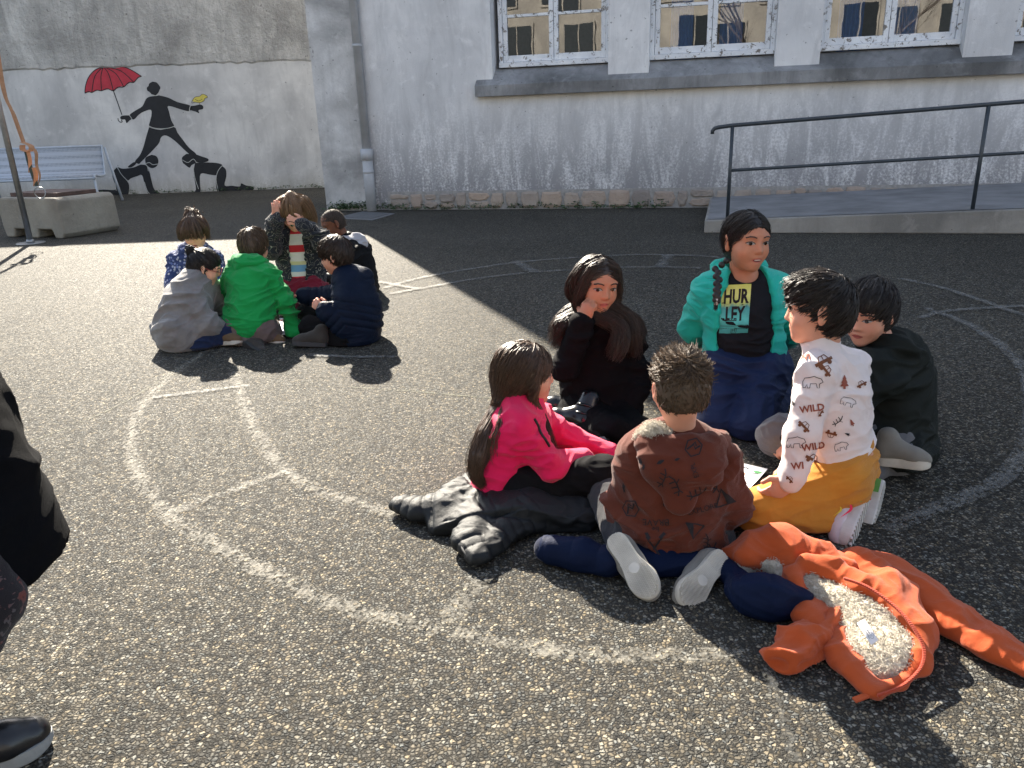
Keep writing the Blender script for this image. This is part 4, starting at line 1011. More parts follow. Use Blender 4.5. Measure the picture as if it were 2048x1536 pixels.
    def cap(s, grow=.03, cut=(.60, -.22, .46, .50), nape=-.42, extra=None, vol=(1, 1, 1), h=None, k=.05):
        """hair mass hugging the skull; face cut out"""
        S = SDF(h or s.h, None); H = s.H; R = s.R
        S.ell(s.L(0, -.045, .13), V3((.355+grow)*vol[0], (.43+grow)*vol[1], (.37+grow)*vol[2])*H, R, .02)
        S.ell(s.L(0, -.16, -.08), V3((.315+grow)*vol[0], .30+grow, .36)*H, R, .03)
        if extra: extra(S)
        S.ell(s.L(0, cut[0], cut[1]), V3(.52, cut[2], cut[3])*H, R, .03*H*2, op=-1)
        S.ell(s.L(0, -.1, nape-.5), V3(.7, .7, .5)*H, R, .02*H, op=-1)
        return S
    def hair(s, S, mat, paths=None, amp=.002, r0=.0008, name='hair', clump=60, post=None):
        Vt, Q = S.mesh(); N = vnormals(Vt, Q)
        Vt = Vt+N*(amp*pnoise(Vt*np.array([1, 1, 1])*clump))[:, None]
        t = BVHTree.FromPolygons([Vector(v) for v in Vt], [tuple(q) for q in Q.tolist()])
        P = paths(t, Vt, N) if callable(paths) else (paths or [])
        if len(P):
            n0 = len(Vt); P = list(P)+[p+(np.linspace(.3, 1, len(p))[:, None]*s.rs.normal(0, .0032, 3)+np.cumsum(s.rs.normal(0, .0007, p.shape), axis=0)) for p in P]; V2, Q2 = strands_mesh(P, r0*1.4); V3_, Q3 = strands_mesh(s.flyaways(Vt, N), .0006); Q2 = np.concatenate([Q2, Q3+len(V2)]); V2 = np.concatenate([V2, V3_]); Q = np.concatenate([Q, Q2+n0]); Vt = np.concatenate([Vt, V2])
        o = s.put(name, Vt, Q, mat); at = o.data.attributes.new('rnd', 'FLOAT', 'POINT'); a = np.full(len(o.data.vertices), .25, np.float32)
        if len(P):
            byn = {}
            for p in P: byn[len(p)] = byn.get(len(p), 0)+1
            b = np.concatenate([np.repeat(s.rs.uniform(0, 1, c_), n_*3) for n_, c_ in byn.items()]); a[n0:n0+len(b)] = b[:len(a)-n0]
        at.data.foreach_set('value', a); return o
    def flyaways(s, Vt, N, n=70):
        out = []; I = s.rs.choice(len(Vt), n)
        for i in I:
            d = unit(s.rs.normal(size=3)); d = d-(d@N[i])*N[i]; t = np.linspace(0, 1, 6)[:, None]; L_ = s.rs.uniform(.02, .05)
            out.append(Vt[i]+d*L_*t+N[i]*L_*s.rs.uniform(.1, .45)*np.sin(t*2.2))
        return out
    def finish(s):
        inv = Matrix.Translation(Vector((-s.base[0], -s.base[1], 0)))
        for c in s.root.children: c.matrix_parent_inverse = inv
    def report(s):
        J = s.J; ln = lambda a, b: round(float(np.linalg.norm(J[a]-J[b])), 2)
        print('KID', s.root['label'][:28], 'ua', ln('shL', 'elL'), ln('shR', 'elR'), 'fa', ln('elL', 'wrL'), ln('elR', 'wrR'), 'th', ln('hipL', 'knL'), ln('hipR', 'knR'), 'sh', ln('knL', 'anL'), ln('knR', 'anR'),
              'shw', ln('shL', 'shR'), 'tor', round(float(np.linalg.norm(J['neck']-J['pelvis'])), 2), 'pelz', round(J['pelvis'][2], 2), 'neckz', round(J['neck'][2], 2), 'headz', round(s.hc[2], 2), 'kn', np.round(J['knL'], 2), np.round(J['knR'], 2), 'an', np.round(J['anL'], 2), np.round(J['anR'], 2))
def HD(d, n, t, curl=.5): return np.array([unit(d), unit(n), unit(t), [curl, 0, 0]])
def short_flow(k, crown=(0, -.25, .5), fwd=.6, down=.35):
    c = k.L(*crown)
    def fl(p, i): return unit(p-c)+k.R[:, 1]*fwd-k.R[:, 2]*down
    return fl
def pick(rs, Vt, n, cond=None):
    I = np.arange(len(Vt)) if cond is None else np.nonzero(cond)[0]
    return Vt[rs.choice(I, n)] if len(I) else []
# ================================================================ FRONT GROUP
GF = 'children kneeling round the near game sheet'
M_WSOLE = m_plain('pale_rubber_sole', (.50, .47, .41), .7, var=.12, bump=.3, bscale=300); M_TREADL = m_plain('light_rubber_tread', (.58, .55, .49), .7)
M_DSOLE = m_plain('dark_rubber_sole', (.03, .03, .032), .7)
# ---------------------------------------------------------------- 1 boy in the rust hoodie, seen from behind
def kid_brown():
    J = dict(pelvis=A(1345, 1072, 1.97), waist=A(1345, 1010, 1.99), chest=A(1349, 945, 2.0), neck=A(1356, 872, 2.0), shL=A(1276, 912, 2.01), shR=A(1428, 916, 1.99),
             elL=A(1250, 1005, 2.04), elR=A(1460, 1010, 2.0), wrL=A(1290, 1030, 2.2), wrR=A(1425, 1030, 2.18), handL=HD((.5, .8, -.2), (0, 0, -1), (1, 0, 0)), handR=HD((-.5, .8, -.2), (0, 0, -1), (-1, 0, 0)))
    p = J['pelvis']; J.update(hipL=p+V3(-.075, .03, -.01), hipR=p+V3(.075, .03, -.01), knL=V3(p[0]-.17, p[1]+.29, .065), knR=V3(p[0]+.17, p[1]+.28, .065), anL=A(1252, 1098, 1.95), anR=A(1440, 1108, 1.95))
    k = Kid('boy in rust printed hoodie kneeling with his back to the viewer', p, J, (A(1360, 775, 1.99), (-.12, 1, -.16), (0, .1, 1), .197), 'fair', .0042, 1.0, group=GF, seed=3)
    k.body(face=False)
    # trousers
    S = SDF(.005); [k.leg(S, e, .012) for e in 'LR']; S.seg(J['hipL'], J['hipR'], .095, None, .04)
    k.cloth('trousers', S, m_cloth('dark_grey_trousers', (.045, .045, .05)), .004)
    # red tee collar
    S = SDF(.004, None); S.seg(J['neck']-k.spine*.02, J['neck']+k.spine*.018, .062, .054, .02); k.cloth('tee_collar', S, m_cloth('red_tee', srgb(150, 25, 45)), .001)
    # hoodie
    S = SDF(.0042); k.torso(S, .022, .05, low=.02, wide=.012, pel=1.0)
    for e in 'LR': k.arm(S, e, .02)
    S.seg(J['pelvis']-k.spine*.02, J['pelvis']+k.spine*.02, .132, .136, .03, k.side, 1.25)
    top = k.cloth('hoodie', S, m_cloth('rust_fleece', srgb(90, 41, 26), .9, 700, .14), .0075, 12)
    # hood lying on the back
    S = SDF(.0042, None); b = -k.front; n = J['neck']
    S.seg(n+k.side*.085+b*.045-k.spine*.015, n-k.side*.085+b*.045-k.spine*.015, .036, None, .04)
    S.seg(n+k.side*.065+b*.095-k.spine*.06, n-k.side*.065+b*.095-k.spine*.06, .042, None, .035)
    S.seg(n+b*.095-k.spine*.06, n+b*.108-k.spine*.14, .085, .045, .05, k.side, 2.4)
    S.chain([n+k.side*.075+b*.05+k.spine*.0, n+k.side*.10-b*.01-k.spine*.02, n+k.side*.075-b*.06-k.spine*.055], [.03, .028, .02], .03)
    S.chain([n-k.side*.085+b*.04-k.spine*.01, n-k.side*.10-b*.02-k.spine*.03, n-k.side*.07-b*.07-k.spine*.07], [.026, .024, .02], .03)
    S.ell(n+b*.01+k.spine*.03, V3(.075, .06, .05), np.stack([k.side, b, k.spine], 1), .02, op=-1)
    hood = k.cloth('hood', S, m_cloth('rust_fleece', None), .006, 13)
    # sherpa lining fold at the left of the neck
    S = SDF(.0038, None); S.chain([n+k.side*.10+b*.035+k.spine*.002, n+k.side*.075+b*.05+k.spine*.022, n+k.side*.035+b*.055+k.spine*.018], [.022, .027, .014], .02)
    fluff(k, S, 'hood_lining')
    # hair: short fade with tousled top
    S = k.cap(.016, cut=(.62, -.12, .44, .42), nape=-.24)
    fl = short_flow(k, (0, -.2, .42), .7, .1)
    def pth(t, Vt, N):
        loc = ((Vt-k.hc)@k.R)/k.H; up = loc[:, 2] > .16
        P = comb(k.rs, t, pick(k.rs, Vt, 1500, up), fl, 6, .0062, (.001, .004), gravity=.55)
        out = []
        for a in P:
            w_ = np.linspace(0, 1, len(a))[:, None]; out.append(a+(k.R[:, 2]*.016+k.rs.normal(0, .006, 3))*w_**1.3)
        side = pick(k.rs, Vt, 900, (~up)); return out+comb(k.rs, t, side, lambda p, i: -k.R[:, 2]+.2*k.rs.normal(size=3), 4, .0035, (.0003, .0012))
    k.hair(S, m_hair('brown_short_hair', (.07, .046, .028), .5), pth, .001, .0011)
    # shoes, soles towards the viewer
    for nm, hl, to, upv in (('L', A(1238, 1090, 1.83), A(1306, 1193, 1.70), (.10, .80, -.45)), ('R', A(1455, 1100, 1.83), A(1366, 1207, 1.69), (-.10, .80, -.45))):
        d = unit(to-hl)*.205; shoe(k.root, to-d, to, upv, [m_cloth('grey_canvas', (.2, .19, .17)), M_WSOLE, M_TREADL], .205, .088, .022, tread='herring', high=.06)
    prints_brown(k, top, hood)
    k.report(); k.finish(); return k
M_SHERPA = None
def m_sherpa():
    m = NM('cream_sherpa_fleece'); v = m.coord(); vo = m.n('ShaderNodeTexVoronoi', i_Vector=v, i_Scale=190.0)
    c = m.ramp((vo, 'Distance'), [(.1, (.64, .58, .48)), (.75, (.48, .43, .34))]); m.col(c).set(Roughness=.95); m.b.inputs['Sheen Weight'].default_value = .4
    m.bump((vo, 'Distance'), -.5, .003); return m.m
M_SHERPA = m_sherpa()
def tufts(rs, Vt, N, n, ln=.0075, r=.00065):
    """short curly fleece tufts standing on a surface"""
    I = rs.choice(len(Vt), n); P = []
    for i in I:
        p = Vt[i]+rs.normal(0, .002, 3); d = unit(N[i]+rs.normal(0, .8, 3)); e = unit(np.cross(d, rs.normal(size=3)))
        a = rs.uniform(.6, 1.2)*ln; t = np.linspace(0, 1, 5)[:, None]
        P.append(p+d*a*t+e*a*.45*np.sin(t*4.5)+np.cross(d, e)*a*.35*(1-np.cos(t*4.5)))
    return strands_mesh(P, r, .8)
def fluff(k, S, name, n=1800, parent=None):
    Vt, Q = S.mesh(); N = vnormals(Vt, Q); Vt = Vt+N*(.004*pnoise(Vt*95))[:, None]; V2, Q2 = tufts(k.rs, Vt, N, n)
    return k.put(name, np.concatenate([Vt, V2]), np.concatenate([Q, Q2+len(Vt)]), M_SHERPA, parent)
M_INKD = m_plain('dark_fabric_print', (.014, .011, .014), .9, bump=0); M_INKB = m_plain('brown_fabric_print', srgb(112, 66, 40), .9, bump=0)
M_INKR = m_plain('russet_fabric_print', srgb(140, 76, 60), .9, bump=0)
# print motifs (unit about 1)
TENT = lambda: join2d([line_poly([(-.5, -.35), (0, .45), (.5, -.35), (-.5, -.35)], .07), ([(0, .45), (.5, -.35), (.12, -.35)], [(0, 1, 2)]), line_poly([(0, .45), (.12, -.35)], .06)])
TREE2 = lambda: ([(-.08, -.5), (.08, -.5), (.08, -.3), (.3, -.3), (.15, -.05), (.22, -.05), (.1, .2), (.14, .2), (0, .5), (-.14, .2), (-.1, .2), (-.22, -.05), (-.15, -.05), (-.3, -.3), (-.08, -.3)], [(0, 1, 2, 14), (2, 3, 4, 12, 13, 14), (4, 5, 6, 10, 11, 12), (6, 7, 8, 9, 10)])
ANTLER = lambda: join2d([line_poly([(-.6, -.1), (-.3, -.18), (0, -.12), (.3, .0), (.5, .25)], .07), line_poly([(-.35, -.17), (-.42, .12)], .06), line_poly([(-.1, -.14), (-.12, .2)], .06), line_poly([(.2, -.05), (.12, .3)], .06), line_poly([(-.3, -.18), (-.45, -.36)], .06), line_poly([(.1, -.1), (.3, -.26)], .05)])
FEATHER = lambda: join2d([([(-.07, -.5), (.07, -.5), (.1, -.05), (.22, .12), (.1, .3), (.04, .55), (-.05, .3), (-.12, .1), (-.1, -.1)], [(0, 1, 2, 8), (2, 3, 4, 6, 7, 8), (4, 5, 6)])])
LEAF = lambda: ([(0, -.5), (.2, -.1), (.12, .25), (0, .5), (-.16, .2), (-.2, -.1)], [(0, 1, 2, 3, 4, 5)])
HEX = lambda: join2d([line_poly([(.45*cos(a), .5*sin(a)) for a in np.linspace(pi/6, 2*pi+pi/6, 7)], .07), line_poly([(-.3, -.2), (-.05, .15), (.1, -.05), (.3, .18)], .1), line_poly([(-.1, .1), (0, .3), (.12, .1)], .08)])
PADDLE = lambda: join2d([line_poly([(-.35, .45), (-.05, 0), (.3, -.5)], .08), line_poly([(.35, .5), (.02, 0), (-.2, -.35)], .08), ([(.2, -.35), (.38, -.62), (.26, -.66), (.1, -.42)], [(0, 1, 2, 3)]), ([(-.26, .3), (-.44, .6), (-.3, .62), (-.16, .38)], [(0, 1, 2, 3)]), ([(.28, .3), (.5, .55), (.4, .64), (.18, .4)], [(0, 1, 2, 3)])])
CAR = lambda: join2d([([(-.55, -.16), (.55, -.16), (.55, .02), (-.55, .05)], [(0, 1, 2, 3)]), line_poly([(-.3, .03), (-.18, .3), (.2, .3), (.32, .03)], .06), line_poly([(.02, .04), (.02, .3)], .05), ([(-.3+.13*cos(a), -.22+.13*sin(a)) for a in np.linspace(0, 6.28, 11)[:-1]], [tuple(range(10))]), ([(.3+.13*cos(a), -.24+.13*sin(a)) for a in np.linspace(0, 6.28, 11)[:-1]], [tuple(range(10))])])
BEAR = lambda: line_poly([(-.5, -.3), (-.52, 0), (-.4, .22), (-.15, .24), (.1, .3), (.3, .22), (.45, .18), (.55, .0), (.42, -.06), (.36, -.1), (.36, -.32), (.24, -.32), (.2, -.08), (-.1, -.1), (-.14, -.32), (-.26, -.32), (-.28, -.12), (-.38, -.3), (-.5, -.3)], .035)
def prints_brown(k, top, hood):
    tt = bvh_of(top); th = bvh_of(hood); cam_r, cam_u = _r, _u
    items = [(th, HEX, 1387, 895, 30, -.3), (tt, LEAF, 1435, 925, 14, 0), (th, LEAF, 1282, 923, 13, .2), (th, LEAF, 1288, 934, 10, -.2), (th, LEAF, 1321, 924, 15, -1.1), (th, LEAF, 1354, 919, 10, -1.3), (th, ANTLER, 1326, 955, 26, .9), (th, ANTLER, 1350, 970, 30, 1.7),
             (th, ANTLER, 1395, 985, 30, .1), (tt, ANTLER, 1430, 962, 32, 1.2), (tt, TENT, 1447, 995, 34, .3), (tt, LEAF, 1328, 1008, 9, 0), (tt, LEAF, 1350, 1003, 9, 0), (tt, LEAF, 1356, 1015, 14, 0), (tt, HEX, 1262, 1017, 30, .5),
             (tt, TENT, 1388, 1061, 30, 3.0), (tt, PADDLE, 1309, 1094, 38, 0), (tt, FEATHER, 1268, 1093, 16, 0), (tt, ANTLER, 1415, 1100, 34, .3), (tt, FEATHER, 1248, 975, 16, .2), (tt, ANTLER, 1412, 1082, 22, 1.2)]
    P = {}
    for tr, fn, x, y, s, rot in items:
        c = A(x, y, 1.95); sc = s*2.0/1538
        PF = xf(fn(), rot, sc*1.3); project(tr, PF[0], PF[1], c, cam_r, cam_u, unit(ray(x, y)), .002, 'print', M_INKD, top if tr is tt else hood)
    for tr, tx, x, y, s, rot in ((tt, 'BRAVE', 1312, 1044, 15, pi), (tt, 'be', 1311, 1058, 13, pi), (tt, 'EXPLORE', 1405, 1018, 12, .25), (th, 'EXPL', 1389, 940, 11, 1.9)):
        c = A(x, y, 1.95); PF = xf(text2d(tx, s*1.3*2.0/1538), rot, 1); project(tr, PF[0], PF[1], c, cam_r, cam_u, unit(ray(x, y)), .002, 'lettering', M_INKD, top if tr is tt else hood)

# ---------------------------------------------------------------- 2 girl in pink
def kid_pink():
    J = dict(pelvis=A(1003, 972, 2.33), waist=A(1008, 922, 2.35), chest=A(1025, 868, 2.38), neck=A(1040, 812, 2.40), shR=A(1040, 858, 2.29), shL=A(1072, 838, 2.52),
             elR=A(1103, 934, 2.25), elL=A(1140, 880, 2.52), wrR=A(1168, 922, 2.36), wrL=A(1215, 908, 2.5), handR=HD((1, .5, -.2), (0, 0, -1), (.3, 1, 0)), handL=HD((1, -.2, -.25), (0, 0, -1), (.2, -1, 0), .35),
             hipR=A(1040, 985, 2.28), hipL=A(1050, 965, 2.45), knR=A(1215, 950, 2.26), knL=A(1200, 915, 2.66), anR=A(1110, 985, 2.50), anL=A(1120, 1000, 2.36))
    k = Kid('girl in hot pink zip top with a long brown ponytail', J['pelvis'], J, (A(1050, 748, 2.41), (1, .16, -.08), (-.03, 0, 1), .205), 'fair', .0042, .97, group=GF, seed=5)
    k.body()
    S = SDF(.005); [k.leg(S, e, .014) for e in 'LR']; S.seg(J['hipL'], J['hipR'], .10, None, .05); S.seg(J['pelvis'], J['hipR'], .11, .08, .05)
    k.cloth('trousers', S, m_cloth('black_sweatpants', (.008, .008, .009), .85, sheen=0), .006, 11)
    S = SDF(.0042); k.torso(S, .014, .05, low=.0, wide=.008)
    for e in 'LR': k.arm(S, e, .010, end=.97, cuff=.004)
    S.seg(J['pelvis']-k.spine*.03, J['pelvis']+k.spine*.03, .13, .12, .03, k.side, 1.25)
    S.seg(J['neck']-k.spine*.03, J['neck']+k.spine*.03, .062, .057, .03)
    top = k.cloth('zip_top', S, m_cloth('hot_pink_jersey', srgb(226, 12, 84), .7, 1400, .06, .25), .006, 11)
    # dark zip/lace trim down the chest
    tt = bvh_of(top); f = J['chest']
    for pts in ([(1068, 838), (1075, 850), (1082, 868), (1092, 882), (1098, 893)],):
        mb = MB(); q = []
        for x, y in catmull([np.array(p, float) for p in pts], 5):
            h = tt.ray_cast(Vector(CAMP), Vector(unit(ray(x, y))), 5)
            if h[0]: q.append(h[0]+h[1]*.002)
        if len(q) > 3: mb.tube(q, .0045, 6).build('front_zip', m_plain('black_zip', (.01, .01, .012), .6), top, True)
    # hair with long ponytail
    tie = A(1002, 806, 2.36)
    guide = [tie, A(990, 830, 2.345), A(972, 870, 2.29), A(958, 912, 2.24), A(952, 945, 2.22), A(968, 975, 2.22)]
    def ex(S):
        S.chain([k.L(0, -.25, -.1), tie], [.055, .02], .03); S.chain([g for g in guide], [.016, .024, .028, .026, .018, .006], .02)
        S.chain([k.L(.30, .06, .16), k.L(.345, .05, -.1), k.L(.33, .05, -.32), A(1080, 830, 2.36), A(1092, 860, 2.32)], [.024, .018, .010, .005, .004], .01)
    S = k.cap(.035, cut=(.72, -.22, .46, .50), nape=-.52, extra=ex)
    def pth(t, Vt, N):
        loc = ((Vt-k.hc)@k.R)/k.H
        r = pick(k.rs, Vt, 1500, (loc[:, 2] > -.3) & (loc[:, 0] > -.4))
        part = k.L(0, .1, .55)
        P = comb(k.rs, t, r, lambda p, i: unit(tie-p)*1.1+unit(p-part)*.35, 9, .014, (.0006, .003))
        P += lock(k.rs, guide, [.014, .024, .030, .030, .022, .012], 500, .004, 1.4, 18)
        P += lock(k.rs, [k.L(.3, .14, .2), k.L(.37, .12, -.05), k.L(.345, .10, -.35), A(1086, 835, 2.34), A(1098, 865, 2.31), A(1112, 900, 2.28)], [.008, .012, .01, .008, .006], 60, .004, 1.5)
        P += lock(k.rs, [k.L(.1, -.3, -.35), A(1000, 850, 2.27), A(985, 890, 2.24), A(984, 925, 2.23)], [.01, .012, .016, .014], 40, .008, 1.2)
        P += lock(k.rs, [k.L(.35, .05, -.05), k.L(.36, .08, -.4), A(1075, 845, 2.3), A(1072, 875, 2.24)], [.008, .008, .008], 30, .005, 2)
        return P
    k.hair(S, m_hair('long_brown_hair', (.062, .036, .022), .36), pth, .0015, .00085)
    mb = MB(); d = unit(guide[1]-guide[0]); e = unit(np.cross(d, [0, 1, 0.2])); g = np.cross(d, e)
    mb.tube([tie+(e*cos(a)+g*sin(a))*.021 for a in np.linspace(0, 2*pi, 17)], .006, 7, False).build('hair_tie', M_DSOLE, k.root, True)
    shoe(k.root, A(1120, 1010, 2.36), A(1200, 1022, 2.26), (.1, .35, .8), [m_cloth('olive_suede', (.12, .095, .06)), M_WSOLE], .20, .078, .024)
    shoe(k.root, A(1120, 985, 2.52), A(1195, 965, 2.62), (-.1, .3, .8), [m_cloth('olive_suede', None), M_WSOLE], .20, .078, .024)
    k.report(); k.finish(); return k

# ---------------------------------------------------------------- 3 girl in black
def kid_black():
    J = dict(pelvis=A(1196, 812, 3.08), waist=A(1192, 762, 3.09), chest=A(1202, 692, 3.10), neck=A(1206, 638, 3.09), shR=A(1150, 668, 3.10), shL=A(1256, 668, 3.12),
             elR=A(1130, 738, 2.97), wrR=A(1168, 642, 2.955), elL=A(1272, 752, 3.08), wrL=A(1262, 828, 2.96), handR=HD((.25, -.1, 1), (.6, .75, 0), (-.7, .5, .3), 1.25), handL=HD((.25, -.5, -.7), (-.3, .5, -.6), (-.9, -.3, 0), .6),
             hipL=A(1230, 825, 3.05), hipR=A(1165, 825, 3.03), knL=A(1275, 868, 2.80), knR=A(1225, 862, 2.78), anL=A(1190, 850, 2.98), anR=A(1160, 862, 2.90))
    k = Kid('girl in black hoodie with long loose dark hair and hand at her mouth', J['pelvis'], J, (A(1194, 568, 3.05), (.34, -1, -.16), (.10, 0, 1), .215), 'tan', .0045, 1.0, group=GF, seed=9)
    k.gaze = (.6, 0); k.body()
    S = SDF(.005); [k.leg(S, e, .008) for e in 'LR']; S.seg(J['hipL'], J['hipR'], .10, None, .05)
    k.cloth('leggings', S, m_cloth('black_leggings', (.005, .005, .006), .8, sheen=0), .004, 12)
    S = SDF(.0045); k.torso(S, .018, .05, low=.015, wide=.018)
    for e in 'LR': k.arm(S, e, .014, end=.95)
    S.seg(J['neck']-k.spine*.03, J['neck']+k.spine*.012, .075, .065, .04); S.seg(J['pelvis']-k.spine*.02, J['waist'], .155, .14, .04, k.side, 1.2)
    k.cloth('hoodie', S, m_cloth('black_jersey', (.006, .0055, .0065), .85, 900, .15, 0), .010, 10)
    L = k.L
    gl = [[L(-.02, .12, .50), L(-.24, .16, .36), L(-.35, .10, .05), L(-.38, .05, -.35), A(1135, 640, 3.0), A(1118, 670, 3.0), A(1108, 690, 3.02)],
          [L(-.02, .0, .51), L(-.29, -.05, .32), L(-.38, -.1, -.1), A(1140, 625, 3.06), A(1122, 655, 3.06), A(1112, 680, 3.05)],
          [L(.0, .14, .50), L(.23, .18, .36), L(.34, .14, .05), L(.35, .12, -.4), A(1236, 650, 2.98), A(1236, 690, 2.96), A(1226, 720, 2.96)],
          [L(.02, .0, .51), L(.29, -.02, .32), L(.37, -.06, -.1), A(1250, 630, 3.03), A(1262, 670, 3.01), A(1268, 712, 3.03)],
          [L(.02, -.2, .46), L(.32, -.2, .2), L(.38, -.15, -.3), A(1264, 640, 3.10), A(1274, 690, 3.06)],
          [L(-.02, -.2, .46), L(-.32, -.2, .2), L(-.38, -.2, -.3), A(1128, 640, 3.12), A(1116, 675, 3.1)]]
    def ex(S):
        for g in gl[:5]: S.chain(g, [.006, .010, .011, .011, .011, .009, .005][:len(g)], .015)
    S = k.cap(.015, cut=(.66, -.08, .46, .46), nape=-.75, extra=ex)
    def pth(t, Vt, N):
        P = []
        for g, n_ in zip(gl, (330, 260, 300, 280, 160, 160)): P += lock(k.rs, g, [.004, .016, .020, .024, .032, .034, .030], n_, .010, 2.2, 20)
        r = pick(k.rs, Vt, 900, (((Vt-k.hc)@k.R)/k.H)[:, 2] > -.1)
        def fl(p, i): l = ((p-k.hc)@k.R)/k.H; return k.R[:, 0]*(1 if l[0] > 0 else -1)*.9-k.R[:, 2]*(.3+.7*i/9)-k.R[:, 1]*.1
        P += comb(k.rs, t, r, fl, 9, .014, (.001, .005))
        return P
    k.hair(S, m_hair('dark_brown_long_hair', (.030, .020, .015), .35), pth, .002, .0009)
    # shiny black boots folded to her right
    M_LEATH = m_plain('black_glossy_leather', (.008, .008, .009), .22, var=.3, bump=.5, bscale=35)
    for c, (hl, to) in enumerate(((A(1178, 868, 2.86), A(1088, 846, 2.97)), (A(1168, 846, 3.02), A(1092, 824, 3.1)))):
        b_, tr = shoe(k.root, hl, to, (.15, .55, .8), [M_LEATH, M_DSOLE], .22, .086, .03, high=.12)
        for kk in range(2): MB().tube(tr([(.042*cos(a), .052+.006*sin(a)+.03*kk, .075+.03*kk+.0*sin(a)) if False else (.041*cos(a), .045+.041*sin(a), .07+.035*kk) for a in np.linspace(0, 2*pi, 21)]), .006, 6, False).build('strap', M_LEATH, b_, True)
    k.report(); k.finish(); return k

# ---------------------------------------------------------------- 4 girl with braid and teal jacket
def kid_teal():
    J = dict(pelvis=A(1487, 722, 3.08), waist=A(1487, 668, 3.08), chest=A(1487, 610, 3.09), neck=A(1487, 553, 3.09), shR=A(1420, 580, 3.12), shL=A(1556, 580, 3.12),
             elR=A(1388, 655, 3.22), elL=A(1590, 655, 3.22), wrR=A(1440, 690, 3.34), wrL=A(1545, 690, 3.34), handR=HD((.8, .1, -.3), (0, -1, 0), (0, 0, 1)), handL=HD((-.8, .1, -.3), (0, -1, 0), (0, 0, 1)),
             hipR=A(1448, 740, 3.06), hipL=A(1526, 740, 3.06), knR=A(1424, 845, 2.88), knL=A(1502, 858, 2.80), anR=A(1430, 775, 3.14), anL=A(1545, 790, 3.12))
    for e in 'LR': J['an'+e][2] = .05
    k = Kid('girl with a dark side braid in teal jacket over black print tee', A(1480, 800, 3.0), J, (A(1492, 481, 3.05), (.30, -1, -.05), (.06, 0, 1), .225), 'tan', .0042, 1.08, group=GF, seed=11)
    k.gaze = (.5, 0); k.body(mouth=.8, brow=.9)
    S = SDF(.005)
    for e in 'LR': k.leg(S, e, .026, .03, flare=.015)
    S.seg(J['hipL'], J['hipR'], .11, None, .04)
    k.cloth('trousers', S, m_cloth('navy_trousers', srgb(26, 40, 74), .7, sheen=0), .009, 11)
    S = SDF(.0042); k.torso(S, .004, .05, low=.0, wide=.006)
    S.ell(J['neck']+k.spine*.03+k.front*.04, V3(.055, .05, .055), None, .01, op=-1)
    tee = k.cloth('tee', S, m_cloth('charcoal_tee', (.016, .017, .021), .9, sheen=0), .005, 10)
    # open jacket: shell minus the front opening
    S = SDF(.0042); k.torso(S, .022, .05, low=-.06, wide=.02)
    for e in 'LR': k.arm(S, e, .022, cuff=.006)
    c = J['chest']; fr = np.stack([k.side, k.front, k.spine], 1)
    S.ell(c+k.front*.13-k.spine*.06-k.side*.018, V3(.118, .16, .32), fr, .012, op=-1); S.ell(J['neck']+k.front*.07, V3(.075, .10, .14), fr, .012, op=-1)
    S.ell(J['neck']+k.spine*.05, V3(.062, .06, .07), fr, .012, op=-1)
    jk = k.cloth('jacket', S, m_cloth('teal_shell', srgb(24, 178, 160), .55, 600, .05, .1), .007, 9)
    S = SDF(.0042, None); n = J['neck']        # hood and collar
    S.chain([n+k.side*.085-k.spine*.01, n+k.side*.075-k.front*.06+k.spine*.025, n-k.front*.09+k.spine*.03, n-k.side*.075-k.front*.06+k.spine*.025, n-k.side*.085-k.spine*.01], [.022, .036, .038, .036, .022], .02)
    k.cloth('hood', S, m_cloth('teal_shell', None), .006, 12)
    S = SDF(.0045)
    for e in 'LR': k.arm(S, e, .0245, cuff=.004)
    # darker lower sleeves
    for e in 'LR':
        S2 = SDF(.0045); a, b = J['el'+e], J['wr'+e]; S2.seg(a*.7+b*.3, b, .062, .054, .02)
        k.cloth('lower_sleeve', S2, m_cloth('dark_teal_shell', srgb(10, 120, 112), .55), .006, 10)
    # tee print
    tt = bvh_of(tee)
    def gp(m, v, cc): return cc
    m = NM('tee_print_gradient'); uvn = m.n('ShaderNodeTexCoord'); s_ = m.sep((uvn, 'UV')); no = m.noise((uvn, 'UV'), 6, 5)
    cr = m.ramp(m.math('ADD', (s_, 1), m.math('MULTIPLY', m.math('SUBTRACT', no, .5), .18)), [(.0, srgb(60, 150, 150)), (.3, srgb(90, 200, 196)), (.52, srgb(70, 150, 150)), (.62, srgb(190, 200, 110)), (.8, srgb(220, 222, 130)), (1, srgb(205, 205, 100))]); m.col(cr).set(Roughness=.7)
    W_, Hh = .058, .098; n_ = 12; P = []; F = []; UV = []
    for i in range(n_+1):
        for j in range(n_+1): P.append((-W_+2*W_*i/n_, -Hh+2*Hh*j/n_)); UV.append((i/n_, j/n_))
    for i in range(n_):
        for j in range(n_): a = i*(n_+1)+j; F.append((a, a+n_+1, a+n_+2, a+1))
    cen = A(1470, 618, 3.0); kw = dict(origin=cen, right=(1, 0, .0), up=(.035, .1, 1), view=unit(ray(1468, 618)))
    pt = project(tt, P, F, off=.002, name='print', mat=m.m, parent=tee, dens=None, **kw)
    if pt:
        uv = pt.data.uv_layers.new(name='UVMap'); 
        for lp in pt.data.loops: uv.data[lp.index].uv = UV[lp.vertex_index]
    def pr(PF, nm, mt, off): project(tt, PF[0], PF[1], off=off, name=nm, mat=mt, parent=tee, **kw)
    def TX(t, dy): q = text2d(t, .05, .0018); return [(x*.95, y*1.55+dy) for x, y in q[0]], q[1]
    pr(TX('HUR', .048), 'lettering', M_INKD, .0032)
    pr(TX('LEY', -.022), 'lettering', M_INKD, .0032)
